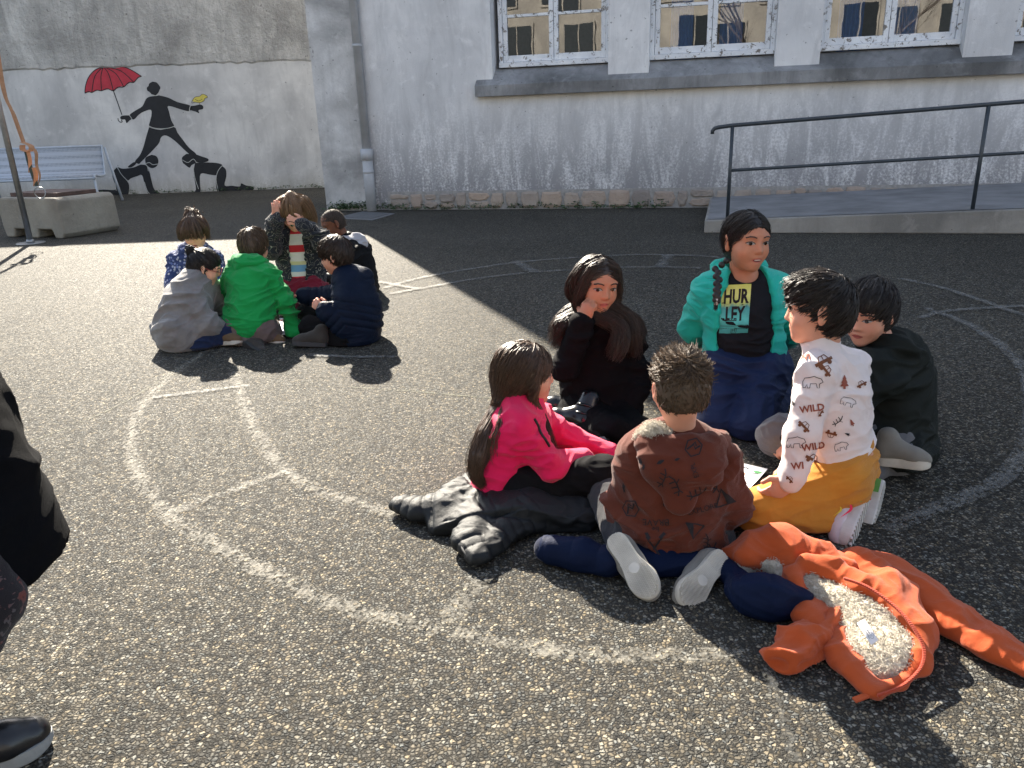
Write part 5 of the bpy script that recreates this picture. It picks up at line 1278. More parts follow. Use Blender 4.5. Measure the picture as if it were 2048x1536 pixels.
    for dx, dy, s_2, rot in ((-.045, .022, .04, .1), (.046, .02, .045, -.1), (.03, .012, .035, .2)):
        palm = join2d([line_poly([(0, -.9), (.06, -.3), (0, .3)], .07)]+[line_poly([(0, .3), (.25*cos(a), .3+.25*sin(a)+.08), (.5*cos(a), .3+.4*sin(a)-.08)], .07) for a in (-.2, .5, 1.2, 1.9, 2.6, 3.3)])
        pr(xf(palm, rot, s_2*.35, dx, dy), 'print', M_INKD, .0028)
    for yy in (-.066, -.078): pr(line_poly([(-.055, yy), (.055, yy)], .0018), 'print', M_INKD, .0032)
    pr(xf(text2d('H', .02), 0, 1, 0, -.085), 'lettering', M_INKD, .0036); pr(line_poly([(-.010, -.096), (.010, -.096), (.010, -.074), (-.010, -.074), (-.010, -.096)], .0018), 'print', M_INKD, .0034)
    # hair: middle parting, braid over her right shoulder
    br = [k.L(-.36, -.1, -.18), A(1440, 530, 2.98), A(1436, 560, 2.93), A(1434, 585, 2.90), A(1433, 603, 2.89)]
    bg = catmull(br, 4)
    def ex(S):
        for i, p in enumerate(bg): S.ell(p+V3(.0065*(-1)**i, 0, 0), V3(.0145, .014, .0145)*(1-.3*i/len(bg)), None, .005)
    S = k.cap(.018, cut=(.58, -.15, .42, .49), nape=-.45, extra=ex)
    def pth(t, Vt, N):
        loc = ((Vt-k.hc)@k.R)/k.H; r = pick(k.rs, Vt, 1300, (loc[:, 2] > -.15))
        def fl(p, i): l = ((p-k.hc)@k.R)/k.H; return unit((k.L(-.36, -.1, -.18) if l[0] < .02 else k.L(.36, -.12, -.18))-p)
        return comb(k.rs, t, r, fl, 8, .013, (.0004, .0018))+lock(k.rs, [br[-2], br[-1], A(1431, 622, 2.885)], [.007, .006, .004], 50, .001, 1, 8)
    k.hair(S, m_hair('black_braided_hair', (.013, .010, .009), .36), pth, .001, .0008)
    MB().tube([br[-1]+V3(0, 0, .012), br[-1]-V3(0, 0, .012)], .0085, 10).build('hair_tie', m_plain('pale_tie', (.55, .5, .48), .6), k.root, True)
    k.report(); k.finish(); return k

# ---------------------------------------------------------------- 5 boy in mustard trousers
def kid_yellow():
    J = dict(pelvis=A(1680, 925, 2.18), waist=A(1674, 868, 2.19), chest=A(1664, 792, 2.20), neck=A(1646, 702, 2.20), shL=A(1632, 748, 2.10), shR=A(1700, 732, 2.32),
             elL=A(1606, 868, 2.06), wrL=A(1582, 958, 2.03), elR=A(1650, 850, 2.40), wrR=A(1600, 930, 2.34), handL=HD((-.5, .1, -.6), (.3, 1, 0), (-.8, 0, .5), .5), handR=HD((-1, 0, -.4), (0, 0, -1), (0, -1, 0)),
             hipL=A(1682, 958, 2.12), hipR=A(1692, 935, 2.26), knL=A(1512, 1022, 2.07), knR=A(1565, 990, 2.26), anL=A(1652, 1030, 2.07), anR=A(1712, 1000, 2.24))
    k = Kid('boy in white printed turtleneck and mustard trousers kneeling upright', J['pelvis'], J, (A(1638, 616, 2.20), (-.95, .32, -.12), (.04, 0, 1), .202), 'fair', .0042, 1.0, group=GF, seed=13)
    k.body(face=False)
    S = SDF(.005)
    for e in 'LR': k.leg(S, e, .010, .02, flare=.012)
    S.seg(J['hipL'], J['hipR'], .088, None, .03); S.seg(J['pelvis'], J['hipL'], .105, .085, .03)
    k.cloth('trousers', S, m_cloth('mustard_sweatpants', srgb(192, 128, 46), .88, 800, .06), .007, 11)
    S = SDF(.0042); k.torso(S, .006, .05, low=.015)
    for e in 'LR': k.arm(S, e, .008, cuff=.004)
    S.seg(J['neck']-k.spine*.02, J['neck']+k.spine*.035, .056, .049, .015); S.seg(J['neck']+k.spine*.005, J['neck']+k.spine*.012, .054, .054, .008)
    top = k.cloth('turtleneck', S, m_cloth('cream_jersey', srgb(226, 214, 212), .85, 1200, .03), .005, 11)
    tt = bvh_of(top)
    items = [(CAR, 1646, 722, 34, .5, M_INKB), (CAR, 1652, 740, 26, -.9, M_INKB), (TREE2, 1688, 764, 30, 0, M_INKR), (CAR, 1722, 768, 20, .5, M_INKB), (BEAR, 1625, 764, 38, 0, M_INKD), (BEAR, 1696, 803, 30, -.3, M_INKD), (TREE2, 1587, 806, 12, .3, M_INKD), (CAR, 1640, 826, 14, 1, M_INKB),
             (CAR, 1609, 852, 26, -.8, M_INKB), (BEAR, 1592, 884, 36, 0, M_INKD), (ANTLER, 1676, 841, 24, .4, M_INKD), (CAR, 1662, 868, 22, 2.9, M_INKB), (BEAR, 1682, 892, 28, .2, M_INKD), (CAR, 1626, 918, 30, -.5, M_INKB), (CAR, 1580, 958, 16, -.8, M_INKB), (TREE2, 1703, 845, 16, .4, M_INKR), (TREE2, 1694, 868, 12, 1.2, M_INKD)]
    for fn, x, y, s, rot, mt in items:
        PF = xf(fn(), rot, s*2.15/1538); project(tt, PF[0], PF[1], A(x, y, 2.1), _r, _u, unit(ray(x, y)), .002, 'print', mt, top)
    for tx, x, y, s, rot in (('WILD', 1624, 817, 15, .15), ('WILD', 1627, 893, 15, .15), ('WI', 1595, 932, 15, .1), ('WI', 1610, 716, 13, .2), ('W', 1588, 738, 9, .4)):
        PF = xf(text2d(tx, s*1.3*2.15/1538, .0008), rot, 1); project(tt, PF[0], PF[1], A(x, y, 2.1), _r, _u, unit(ray(x, y)), .002, 'lettering', M_INKR, top)
    # hair: thick tousled black
    def ex(S): S.ell(k.L(0, .12, .34), V3(.25, .28, .13)*k.H, k.R, .04)
    S = k.cap(.004, cut=(.66, -.30, .42, .50), nape=-.36, extra=ex)
    fl = short_flow(k, (0, -.3, .45), .9, .25)
    def pth(t, Vt, N):
        P = comb(k.rs, t, pick(k.rs, Vt, 1900), fl, 8, .0085, (.001, .006), gravity=.25)
        out = [a+(k.R[:, 2]*k.rs.uniform(-.004, .012)+k.rs.normal(0, .005, 3))*np.linspace(0, 1, len(a))[:, None]**1.6 for a in P]; return out
    k.hair(S, m_hair('black_tousled_hair', (.016, .012, .010), .33), pth, .003, .0011)
    # runners with tucked toes
    M_RUN = m_plain('white_runner_mesh', (.60, .56, .60), .6, var=.08); M_RS = m_plain('white_runner_sole', (.58, .58, .56), .55)
    for hl, to in ((A(1742, 982, 2.08), A(1700, 1098, 1.955)), (A(1768, 972, 2.20), A(1744, 1074, 2.07))):
        d = unit(to-hl)*.205; s_, tr = shoe(k.root, to-d, to, (-.62, .72, .15), [M_RUN, M_RS], .205, .085, .034, high=.07, tread='bars')
        side_ = 1
        def mark(P2, col, z0=.045, yb=.09, sc=.05):
            pts, F = P2; Vv = []
            for a, b in pts: Vv.append((side_*(.0445+.002), yb+a*sc, z0+b*sc))
            MB().add(tr(Vv), F).build('stripe', col, s_)
        SW = ([(-.5, .15), (-.4, -.05), (-.2, -.15), (.0, -.1), (.6, .35), (0, .05), (-.2, .0), (-.32, .05)], [(0, 1, 7), (1, 2, 6, 7), (2, 3, 5, 6), (3, 4, 5)])
        for mm, zz, yy, ss in ((m_plain('red_stripe', srgb(235, 40, 80), .5, bump=0), .028, .11, .05), (m_plain('yellow_stripe', srgb(220, 200, 60), .5, bump=0), .052, .12, .035), (m_plain('purple_stripe', srgb(80, 60, 150), .5, bump=0), .05, .045, .06)):
            side_ = -1; mark(SW, mm, zz, yy, ss); side_ = 1; mark(SW, mm, zz, yy, ss)
        MB().add(tr([(-.0435, .02, .006), (-.0435, .07, .006), (-.0435, .07, .022), (-.0435, .02, .022)]), [(0, 1, 2, 3)]).build('green_insert', m_plain('green_insert', srgb(90, 150, 70), .5, bump=0), s_)
    # ankle cuffs
    k.report(); k.finish(); return k

# ---------------------------------------------------------------- 6 child in dark jacket behind him
def kid_dark():
    J = dict(pelvis=A(1790, 885, 2.58), waist=A(1795, 838, 2.60), chest=A(1790, 770, 2.60), neck=A(1768, 705, 2.58), shL=A(1752, 750, 2.46), shR=A(1812, 730, 2.72),
             elL=A(1690, 830, 2.42), wrL=A(1600, 872, 2.45), elR=A(1740, 820, 2.80), wrR=A(1660, 850, 2.78), handL=HD((-.8, .1, -.5), (0, 0, -1), (-.2, 1, .2), .5), handR=HD((-.8, .1, -.5), (0, 0, -1), (0, -1, 0)),
             hipL=A(1775, 905, 2.48), hipR=A(1800, 885, 2.68), knL=A(1556, 872, 2.52), knR=A(1640, 820, 2.85), anL=A(1740, 945, 2.40), anR=A(1720, 900, 2.62))
    k = Kid('child in dark olive jacket and grey joggers sitting behind the mustard trousers boy', J['pelvis'], J, (A(1738, 622, 2.56), (-.72, -.62, -.25), (.0, 0, 1), .21), 'fair', .0048, 1.0, group=GF, seed=17)
    k.body()
    S = SDF(.005); [k.leg(S, e, .018) for e in 'LR']; S.seg(J['hipL'], J['hipR'], .10, None, .05)
    k.cloth('joggers', S, m_cloth('grey_joggers', (.115, .115, .125)), .006)
    S = SDF(.0048); k.torso(S, .03, .05, low=.04, wide=.03)
    for e in 'LR': k.arm(S, e, .024)
    S.seg(J['hipL'], J['knL']*.35+J['hipL']*.65, .105, .085, .05); S.seg(J['neck']-k.spine*.02, J['neck']+k.spine*.015, .085, .07, .04)
    S.seg(J['neck']-k.front*.07+k.side*.06, J['neck']-k.front*.07-k.side*.06, .04, None, .05)
    k.cloth('jacket', S, m_cloth('dark_olive_shell', (.014, .017, .016), .6, sheen=0), .012, 9)
    S = k.cap(.04, cut=(.64, -.20, .42, .46), nape=-.36)
    fl = short_flow(k, (0, -.3, .45), .9, .3)
    k.hair(S, m_hair('black_tousled_hair', None), lambda t, Vt, N: comb(k.rs, t, pick(k.rs, Vt, 1100), fl, 8, .0085, (.001, .004), gravity=.15), .002, .0011)
    shoe(k.root, A(1752, 930, 2.39), A(1846, 940, 2.32), (-.05, .35, .85), [m_cloth('grey_canvas', None), M_WSOLE], .165, .072, .03)
    shoe(k.root, A(1730, 905, 2.62), A(1690, 880, 2.75), (-.05, .25, .8), [m_cloth('grey_canvas', None), M_WSOLE], .205, .082, .03)
    k.report(); k.finish(); return k
FRONT = [kid_brown(), kid_pink(), kid_black(), kid_teal(), kid_yellow(), kid_dark()]
# ================================================================ FAR GROUP
GB = 'children crouching round the far game sheet'
def hem(k, a, b, r0, r1, S): S.seg(a, b, r0, r1, .04, k.side, 1.2)
def kid_grey():
    J = dict(pelvis=A(378, 662, 4.45), waist=A(374, 628, 4.48), chest=A(383, 590, 4.53), neck=A(396, 560, 4.56), shR=A(380, 592, 4.42), shL=A(420, 580, 4.66),
             elR=A(418, 648, 4.38), wrR=A(448, 660, 4.52), elL=A(440, 625, 4.74), wrL=A(465, 640, 4.78), handR=HD((1, .4, -.3), (0, 0, -1), (0, 1, 0)), handL=HD((1, 0, -.3), (0, 0, -1), (0, -1, 0)),
             hipR=A(395, 680, 4.40), hipL=A(400, 665, 4.6), knR=A(455, 665, 4.45), knL=A(465, 650, 4.8), anR=A(415, 690, 4.5), anL=A(430, 684, 4.45))
    k = Kid('girl in grey wool coat with her dark hair in a bun', J['pelvis'], J, (A(410, 533, 4.57), (.85, .25, -.42), (.25, 0, 1), .20), 'pale', .0055, .98, group=GB, seed=21)
    k.body()
    S = SDF(.006); [k.leg(S, e, .014) for e in 'LR']; S.seg(J['hipL'], J['hipR'], .1, None, .05); k.cloth('jeans', S, m_cloth('navy_jeans', srgb(28, 42, 74)), .006)
    S = SDF(.0055); k.torso(S, .022, .06, low=.0, wide=.03)
    for e in 'LR': k.arm(S, e, .02)
    p = J['pelvis']; S.seg(V3(p[0]-.02, p[1], .10), J['waist'], .185, .145, .06, k.side, 1.12)
    S.chain([J['neck']+k.front*.055+k.side*.0-k.spine*.02, J['neck']-k.side*.06, J['neck']-k.front*.06+k.spine*.02, J['neck']+k.side*.06], [.018, .022, .026, .022], .02)
    k.cloth('coat', S, m_cloth('grey_wool', (.20, .19, .185), .95, 500, .2, .3), .010, 9)
    bun = k.L(-.1, -.52, .30)
    S = k.cap(.02, cut=(.62, -.24, .42, .50), nape=-.45, extra=lambda S: S.ell(bun, V3(.026, .026, .026), None, .01))
    def pth(t, Vt, N): return comb(k.rs, t, pick(k.rs, Vt, 700), lambda p, i: unit(bun-p), 7, .014, (.0005, .0025))+[bun+np.array([(.026+.002*sin(9*a+q))*np.array([cos(a)*cos(q), sin(a), cos(a)*sin(q)]) for a in np.linspace(0, 3.0, 8)])+k.rs.normal(0, .002, 3) for q in k.rs.uniform(0, 6.28, 70)]
    k.hair(S, m_hair('black_braided_hair', None), pth, .001, .0012)
    shoe(k.root, A(430, 692, 4.42), A(470, 690, 4.38), (0, .3, .9), [m_cloth('tan_boot', (.14, .09, .05)), M_WSOLE], .19, .075, .024)
    # clear spectacles
    mb = MB()
    for sg in (-1, 1): mb.tube([k.L(sg*.15+.10*cos(a), .47, .01+.085*sin(a)) for a in np.linspace(0, 2*pi, 17)], .0022, 5, False); mb.tube([k.L(sg*.25, .46, .03), k.L(sg*.36, .2, .03), k.L(sg*.38, -.02, .04)], .0022, 5)
    mb.tube([k.L(-.05, .48, .02), k.L(.05, .48, .02)], .002, 5); mb.build('spectacles', m_plain('red_spectacle_frame', (.4, .08, .07), .3), k.root, True)
    k.report(); k.finish()
def kid_green():
    J = dict(pelvis=A(500, 648, 4.50), waist=A(502, 612, 4.54), chest=A(502, 565, 4.62), neck=A(505, 525, 4.70), shL=A(464, 550, 4.64), shR=A(545, 553, 4.62),
             elR=A(572, 608, 4.58), wrR=A(591, 660, 4.56), elL=A(452, 600, 4.78), wrL=A(475, 640, 4.9), handR=HD((.1, .25, -.8), (-.6, .5, -.3), (-.6, -.4, 0), .35), handL=HD((.5, .5, -.6), (0, 0, -1), (1, 0, 0)),
             hipL=A(478, 660, 4.50), hipR=A(525, 660, 4.50), knL=A(470, 672, 4.72), knR=A(540, 650, 4.80), anL=A(490, 690, 4.42), anR=A(528, 684, 4.52))
    J['knL'][2] = .06; J['knR'][2] = .16
    k = Kid('boy in bright green hooded sweatshirt kneeling and reaching to the sheet', J['pelvis'], J, (A(508, 492, 4.80), (.22, 1, -.42), (0, .45, 1), .205), 'fair', .0055, 1.02, group=GB, seed=23)
    k.body(face=False)
    S = SDF(.006)
    for e in 'LR': k.leg(S, e, .016)
    S.seg(J['hipL'], J['hipR'], .098, None, .03); k.cloth('jeans', S, m_cloth('taupe_jeans', srgb(104, 92, 90)), .008, 12)
    S = SDF(.0055); k.torso(S, .014, .05, low=-.01, wide=.006)
    for e in 'LR': k.arm(S, e, .012, cuff=.004)
    k.cloth('sweatshirt', S, m_cloth('green_fleece', srgb(18, 148, 72), .85, 800, .06), .012, 12)
    n = J['neck']; b = -k.front; S = SDF(.0055, None)
    S.chain([n+k.side*.075+b*.0, n+k.side*.07+b*.06-k.spine*.02, n+k.side*.02+b*.085-k.spine*.03, n-k.side*.06+b*.06-k.spine*.01, n-k.side*.075], [.028, .036, .042, .034, .026], .03)
    S.ell(n+b*.075-k.spine*.055+k.side*.025, V3(.075, .035, .05), np.stack([k.side, b, k.spine], 1), .04); k.cloth('hood', S, m_cloth('green_fleece', None), .008, 14)
    S = k.cap(.04, cut=(.62, -.2, .42, .46), nape=-.34)
    fl = short_flow(k, (0, -.2, .45), .5, .3)
    k.hair(S, m_hair('brown_short_hair', None), lambda t, Vt, N: [a+(k.R[:, 2]*.006+k.rs.normal(0, .005, 3))*np.linspace(0, 1, len(a))[:, None]**1.5 for a in comb(k.rs, t, pick(k.rs, Vt, 1000), fl, 7, .008, (.001, .005), gravity=.25)], .002, .0013)
    hl, to = A(470, 676, 4.40), A(527, 722, 4.255)
    shoe(k.root, to-unit(to-hl)*.2, to, (-.1, .8, .25), [m_cloth('dark_boot', (.05, .045, .04)), M_DSOLE], .2, .08, .024, tread='bars')
    shoe(k.root, A(515, 690, 4.50), A(560, 690, 4.46), (0, .2, .9), [m_cloth('tan_boot', None), M_WSOLE], .19, .078, .024)
    k.report(); k.finish()
def kid_navy():
    J = dict(pelvis=A(712, 662, 4.46), waist=A(716, 628, 4.48), chest=A(708, 588, 4.50), neck=A(692, 556, 4.50), shL=A(698, 600, 4.38), shR=A(700, 580, 4.63),
             elL=A(690, 652, 4.34), wrL=A(652, 622, 4.33), elR=A(650, 598, 4.68), wrR=A(608, 592, 4.66), handL=HD((-.5, .1, .35), (.2, .9, 0), (-.2, .2, 1), .7), handR=HD((-1, 0, -.25), (0, 0, -1), (0, -.8, .6), .6),
             hipL=A(695, 680, 4.38), hipR=A(705, 665, 4.56), knL=A(622, 655, 4.44), knR=A(615, 632, 4.80), anL=A(660, 684, 4.36), anR=A(660, 672, 4.6))
    k = Kid('boy in dark navy quilted puffer jacket sitting in profile', J['pelvis'], J, (A(670, 509, 4.51), (-.92, .1, -.30), (-.12, 0, 1), .205), 'fair', .0055, 1.02, group=GB, seed=25)
    k.body()
    S = SDF(.006); [k.leg(S, e, .016) for e in 'LR']; S.seg(J['hipL'], J['hipR'], .1, None, .05); k.cloth('trousers', S, m_cloth('black_sweatpants', None), .006)
    S = SDF(.0055); k.torso(S, .036, .06, low=.03, wide=.03)
    for e in 'LR': k.arm(S, e, .030)
    p = J['pelvis']; S.seg(V3(p[0]+.01, p[1], .12), J['waist'], .17, .155, .05, k.side, 1.12)
    n = J['neck']; b = -k.front
    S.chain([n+k.side*.08+k.front*.02, n+k.side*.075+b*.06, n+b*.10-k.spine*.01, n-k.side*.075+b*.06, n-k.side*.08+k.front*.02], [.028, .04, .048, .04, .028], .03); S.ell(n+b*.10-k.spine*.06, V3(.08, .045, .06), np.stack([k.side, b, k.spine], 1), .04)
    bones = [(p, n)]+[(J['sh'+e], J['el'+e]) for e in 'LR']+[(J['el'+e], J['wr'+e]) for e in 'LR']
    k.cloth('puffer_jacket', S, m_cloth('navy_nylon', srgb(18, 28, 46), .5, 400, .1, 0), .006, 11, (.042, bones, .010))
    S = k.cap(.035, cut=(.64, -.30, .40, .50), nape=-.34); fl = short_flow(k, (0, -.3, .45), .9, .45)
    k.hair(S, m_hair('dark_brown_crop', (.03, .02, .015), .36), lambda t, Vt, N: comb(k.rs, t, pick(k.rs, Vt, 1000), fl, 7, .0095, (.0008, .003), gravity=.05), .0015, .0013)
    shoe(k.root, A(655, 695, 4.30), A(572, 692, 4.32), (0, .3, .9), [m_cloth('dark_boot', None), M_DSOLE], .21, .082, .028)
    shoe(k.root, A(640, 680, 4.62), A(590, 668, 4.7), (0, .1, .9), [m_cloth('dark_boot', None), M_DSOLE], .21, .082, .028)
    k.report(); k.finish()
def kid_denim():
    J = dict(pelvis=A(603, 566, 5.32), waist=A(603, 532, 5.34), chest=A(600, 492, 5.35), neck=A(594, 462, 5.34), shR=A(562, 482, 5.36), shL=A(640, 482, 5.36),
             elR=A(540, 500, 5.20), wrR=A(551, 442, 5.18), elL=A(640, 478, 5.14), wrL=A(606, 450, 5.08), handR=HD((.25, -.15, .9), (.5, .8, 0), (.6, .5, 0), .25), handL=HD((-.9, -.05, .35), (0, 1, 0), (.2, 0, 1), .5),
             hipR=A(583, 575, 5.30), hipL=A(622, 575, 5.30), knR=A(574, 612, 5.12), knL=A(632, 616, 5.08), anR=A(580, 590, 5.36), anL=A(630, 590, 5.36))
    for e in 'LR': J['an'+e][2] = .05
    k = Kid('child with chin length hair rubbing eyes in embroidered dark jacket and striped tee', J['pelvis'], J, (A(588, 424, 5.30), (.02, -1, -.30), (-.04, 0, 1), .225), 'fair', .0055, 1.08, group=GB, seed=27)
    k.body(face=True)
    S = SDF(.006)
    for e in 'LR': k.leg(S, e, .016, flare=.01)
    S.seg(J['hipL'], J['hipR'], .105, None, .04); k.cloth('trousers', S, m_cloth('crimson_trousers', srgb(120, 22, 44)), .007)
    def stripes(m, v, cc):
        s_ = m.sep(v); r = m.ramp(m.math('FRACT', m.math('MULTIPLY', m.math('ADD', (s_, 2), -.14), 1/.32)), [(0, srgb(210, 205, 200)), (.22, srgb(196, 50, 62)), (.34, srgb(215, 210, 205)), (.44, srgb(110, 150, 185)), (.58, srgb(205, 195, 150)), (.66, srgb(215, 210, 205)), (.85, srgb(180, 40, 48))], 'CONSTANT'); return r
    S = SDF(.0055); k.torso(S, .006, .05, low=-.02); k.cloth('striped_tee', S, m_cloth('striped_jersey', (.6, .6, .6), pat=stripes), .003)
    def emb(m, v, cc):
        n_ = m.noise(v, 13, 1, .4, 1.2); w_ = m.ramp(m.math('FRACT', m.math('MULTIPLY', n_, 7)), [(0, .8), (.07, .8), (.10, 0)], 'CONSTANT'); return m.mix(w_, cc, (.32, .30, .25))
    S = SDF(.0055); k.torso(S, .024, .05, low=.03, wide=.02)
    for e in 'LR': k.arm(S, e, .02)
    fr = np.stack([k.side, k.front, k.spine], 1); c = J['chest']
    S.ell(c+k.front*.15-k.spine*.08, V3(.058, .16, .30), fr, .012, op=-1); S.ell(J['neck']+k.spine*.06, V3(.06, .07, .07), fr, .01, op=-1)
    k.cloth('jacket', S, m_cloth('embroidered_denim', (.022, .024, .03), pat=emb), .010, 11)
    L = k.L
    gl = [[L(.0, .05, .55), L(sg*.30, .14, .36), L(sg*.42, .1, .0), L(sg*.42, .06, -.40)] for sg in (-1, 1)]+[[L(0, -.05, .55), L(sg*.36, -.1, .3), L(sg*.46, -.12, -.1), L(sg*.44, -.1, -.46)] for sg in (-1, 1)]
    fr_ = [[L(x*.3, .05, .56), L(x, .36, .38), L(x*1.1, .45, .14), L(x*1.1, .45, .02)] for x in (-.22, -.08, .06, .2)]
    def ex(S):
        for g in gl: S.chain(g, [.012, .026, .028, .018], .025)
    S = k.cap(.04, cut=(.64, -.26, .42, .48), nape=-.55, extra=ex)
    def pth(t, Vt, N):
        P = []
        for g in gl: P += lock(k.rs, g, [.006, .03, .036, .034], 170, .006, 1.5, 12)
        for g in fr_: P += lock(k.rs, g, [.006, .018, .020, .016], 45, .004, 1.2, 9)
        return P
    k.hair(S, m_hair('light_brown_bob', (.16, .095, .05), .4), pth, .002, .0014)
    k.report(); k.finish()
def kid_shaved():
    J = dict(pelvis=A(722, 568, 5.85), waist=A(722, 545, 5.86), chest=A(712, 512, 5.86), neck=A(692, 482, 5.85), shL=A(702, 508, 5.72), shR=A(722, 500, 5.98),
             elL=A(690, 548, 5.66), wrL=A(655, 560, 5.7), elR=A(690, 540, 6.0), wrR=A(660, 555, 5.95), handL=HD((-1, 0, -.3), (0, 0, -1), (0, 1, 0)), handR=HD((-1, 0, -.3), (0, 0, -1), (0, -1, 0)),
             hipL=A(712, 576, 5.78), hipR=A(720, 570, 5.95), knL=A(650, 572, 5.75), knR=A(650, 562, 6.05), anL=A(690, 588, 5.7), anR=A(690, 578, 5.95))
    k = Kid('boy with close shaved hair in black jacket over pale grey hood', J['pelvis'], J, (A(666, 447, 5.82), (-.75, -.45, -.42), (-.1, 0, 1), .20), 'brown', .006, 1.0, group=GB, seed=29)
    k.body()
    S = SDF(.0065); [k.leg(S, e, .014) for e in 'LR']; S.seg(J['hipL'], J['hipR'], .1, None, .05); k.cloth('trousers', S, m_cloth('black_sweatpants', None), .005)
    S = SDF(.006); k.torso(S, .026, .05, low=.03, wide=.02)
    for e in 'LR': k.arm(S, e, .024)
    k.cloth('jacket', S, m_cloth('black_nylon', (.008, .0085, .01), .5, sheen=0), .008, 10)
    n = J['neck']; b = -k.front; S = SDF(.006, None)
    S.chain([n+k.side*.06+k.front*.03, n+k.side*.075+b*.03, n+b*.09-k.spine*.01, n-k.side*.07+b*.03], [.024, .034, .042, .03], .03); S.ell(n+b*.10-k.spine*.05, V3(.08, .05, .05), np.stack([k.side, b, k.spine], 1), .04)
    k.cloth('grey_hood', S, m_cloth('pale_grey_fleece', (.42, .41, .43)), .006, 14)
    S = k.cap(.003, cut=(.60, -.22, .42, .46), nape=-.26)
    k.hair(S, m_hair('shaved_hair', (.035, .024, .018), .7), lambda t, Vt, N: comb(k.rs, t, pick(k.rs, Vt, 500), lambda p, i: k.rs.normal(size=3), 3, .003, (.0003, .001)), .0005, .0012)
    k.report(); k.finish()
def kid_floral():
    J = dict(pelvis=A(392, 592, 5.2), waist=A(392, 560, 5.22), chest=A(390, 524, 5.24), neck=A(389, 496, 5.22), shR=A(353, 520, 5.25), shL=A(430, 520, 5.25),
             elR=A(346, 570, 5.15), wrR=A(375, 590, 5.0), elL=A(440, 565, 5.12), wrL=A(430, 590, 5.0), handR=HD((.3, -.6, -.5), (0, 0, -1), (1, 0, 0)), handL=HD((-.2, -.6, -.5), (0, 0, -1), (-1, 0, 0)),
             hipR=A(375, 598, 5.2), hipL=A(410, 598, 5.2), knR=A(365, 628, 4.95), knL=A(425, 628, 4.95), anR=A(380, 612, 5.2), anL=A(405, 612, 5.2))
    for e in 'LR': J['an'+e][2] = .05; J['kn'+e][2] = .06
    k = Kid('girl with gathered brown hair and fringe in blue floral top', J['pelvis'], J, (A(390, 463, 5.16), (.08, -1, -.42), (.0, -.1, 1), .21), 'pale', .006, 1.0, group=GB, seed=31)
    k.body()
    S = SDF(.0065); [k.leg(S, e, .014) for e in 'LR']; S.seg(J['hipL'], J['hipR'], .1, None, .05); k.cloth('trousers', S, m_cloth('navy_jeans', None), .005)
    def flo(m, v, cc):
        vo = m.n('ShaderNodeTexVoronoi', i_Vector=v, i_Scale=46.0); f = m.ramp((vo, 'Distance'), [(.0, 1), (.36, 1), (.42, 0)]); return m.mix(f, (.03, .05, .15), m.ramp((vo, 'Color'), [(.3, (.42, .44, .55)), (.6, (.12, .18, .45)), (.8, (.5, .5, .58))]))
    S = SDF(.006); k.torso(S, .012, .05, low=.02, wide=.01)
    for e in 'LR': k.arm(S, e, .014)
    k.cloth('floral_top', S, m_cloth('blue_floral_cotton', (.1, .1, .3), pat=flo), .006)
    L = k.L; bun = L(.06, -.34, .40)
    fr_ = [[L(x*.4, .05, .52), L(x, .36, .36), L(x*1.15, .45, .12), L(x*1.15, .44, -.02)] for x in (-.26, -.15, -.04, .07, .18, .28)]+[[L(sg*.2, .1, .5), L(sg*.40, .18, .2), L(sg*.42, .16, -.25)] for sg in (-1, 1)]
    S = k.cap(.025, cut=(.66, -.26, .40, .48), nape=-.42, extra=lambda S: S.ell(bun, V3(.045, .04, .035), None, .02))
    def pth(t, Vt, N):
        P = comb(k.rs, t, pick(k.rs, Vt, 500), lambda p, i: unit(bun-p), 7, .014, (.0006, .003))
        for g in fr_: P += lock(k.rs, g, [.006, .014, .016, .010], 45, .003, 1.2, 9)
        P += [bun+k.rs.normal(0, .018, 3)+np.cumsum(k.rs.normal(0, .006, (6, 3)), axis=0) for _ in range(90)]
        return P
    k.hair(S, m_hair('mid_brown_hair', (.07, .042, .026), .4), pth, .002, .0013)
    k.report(); k.finish()
for f_ in (kid_grey, kid_green, kid_navy, kid_denim, kid_shaved, kid_floral): f_()

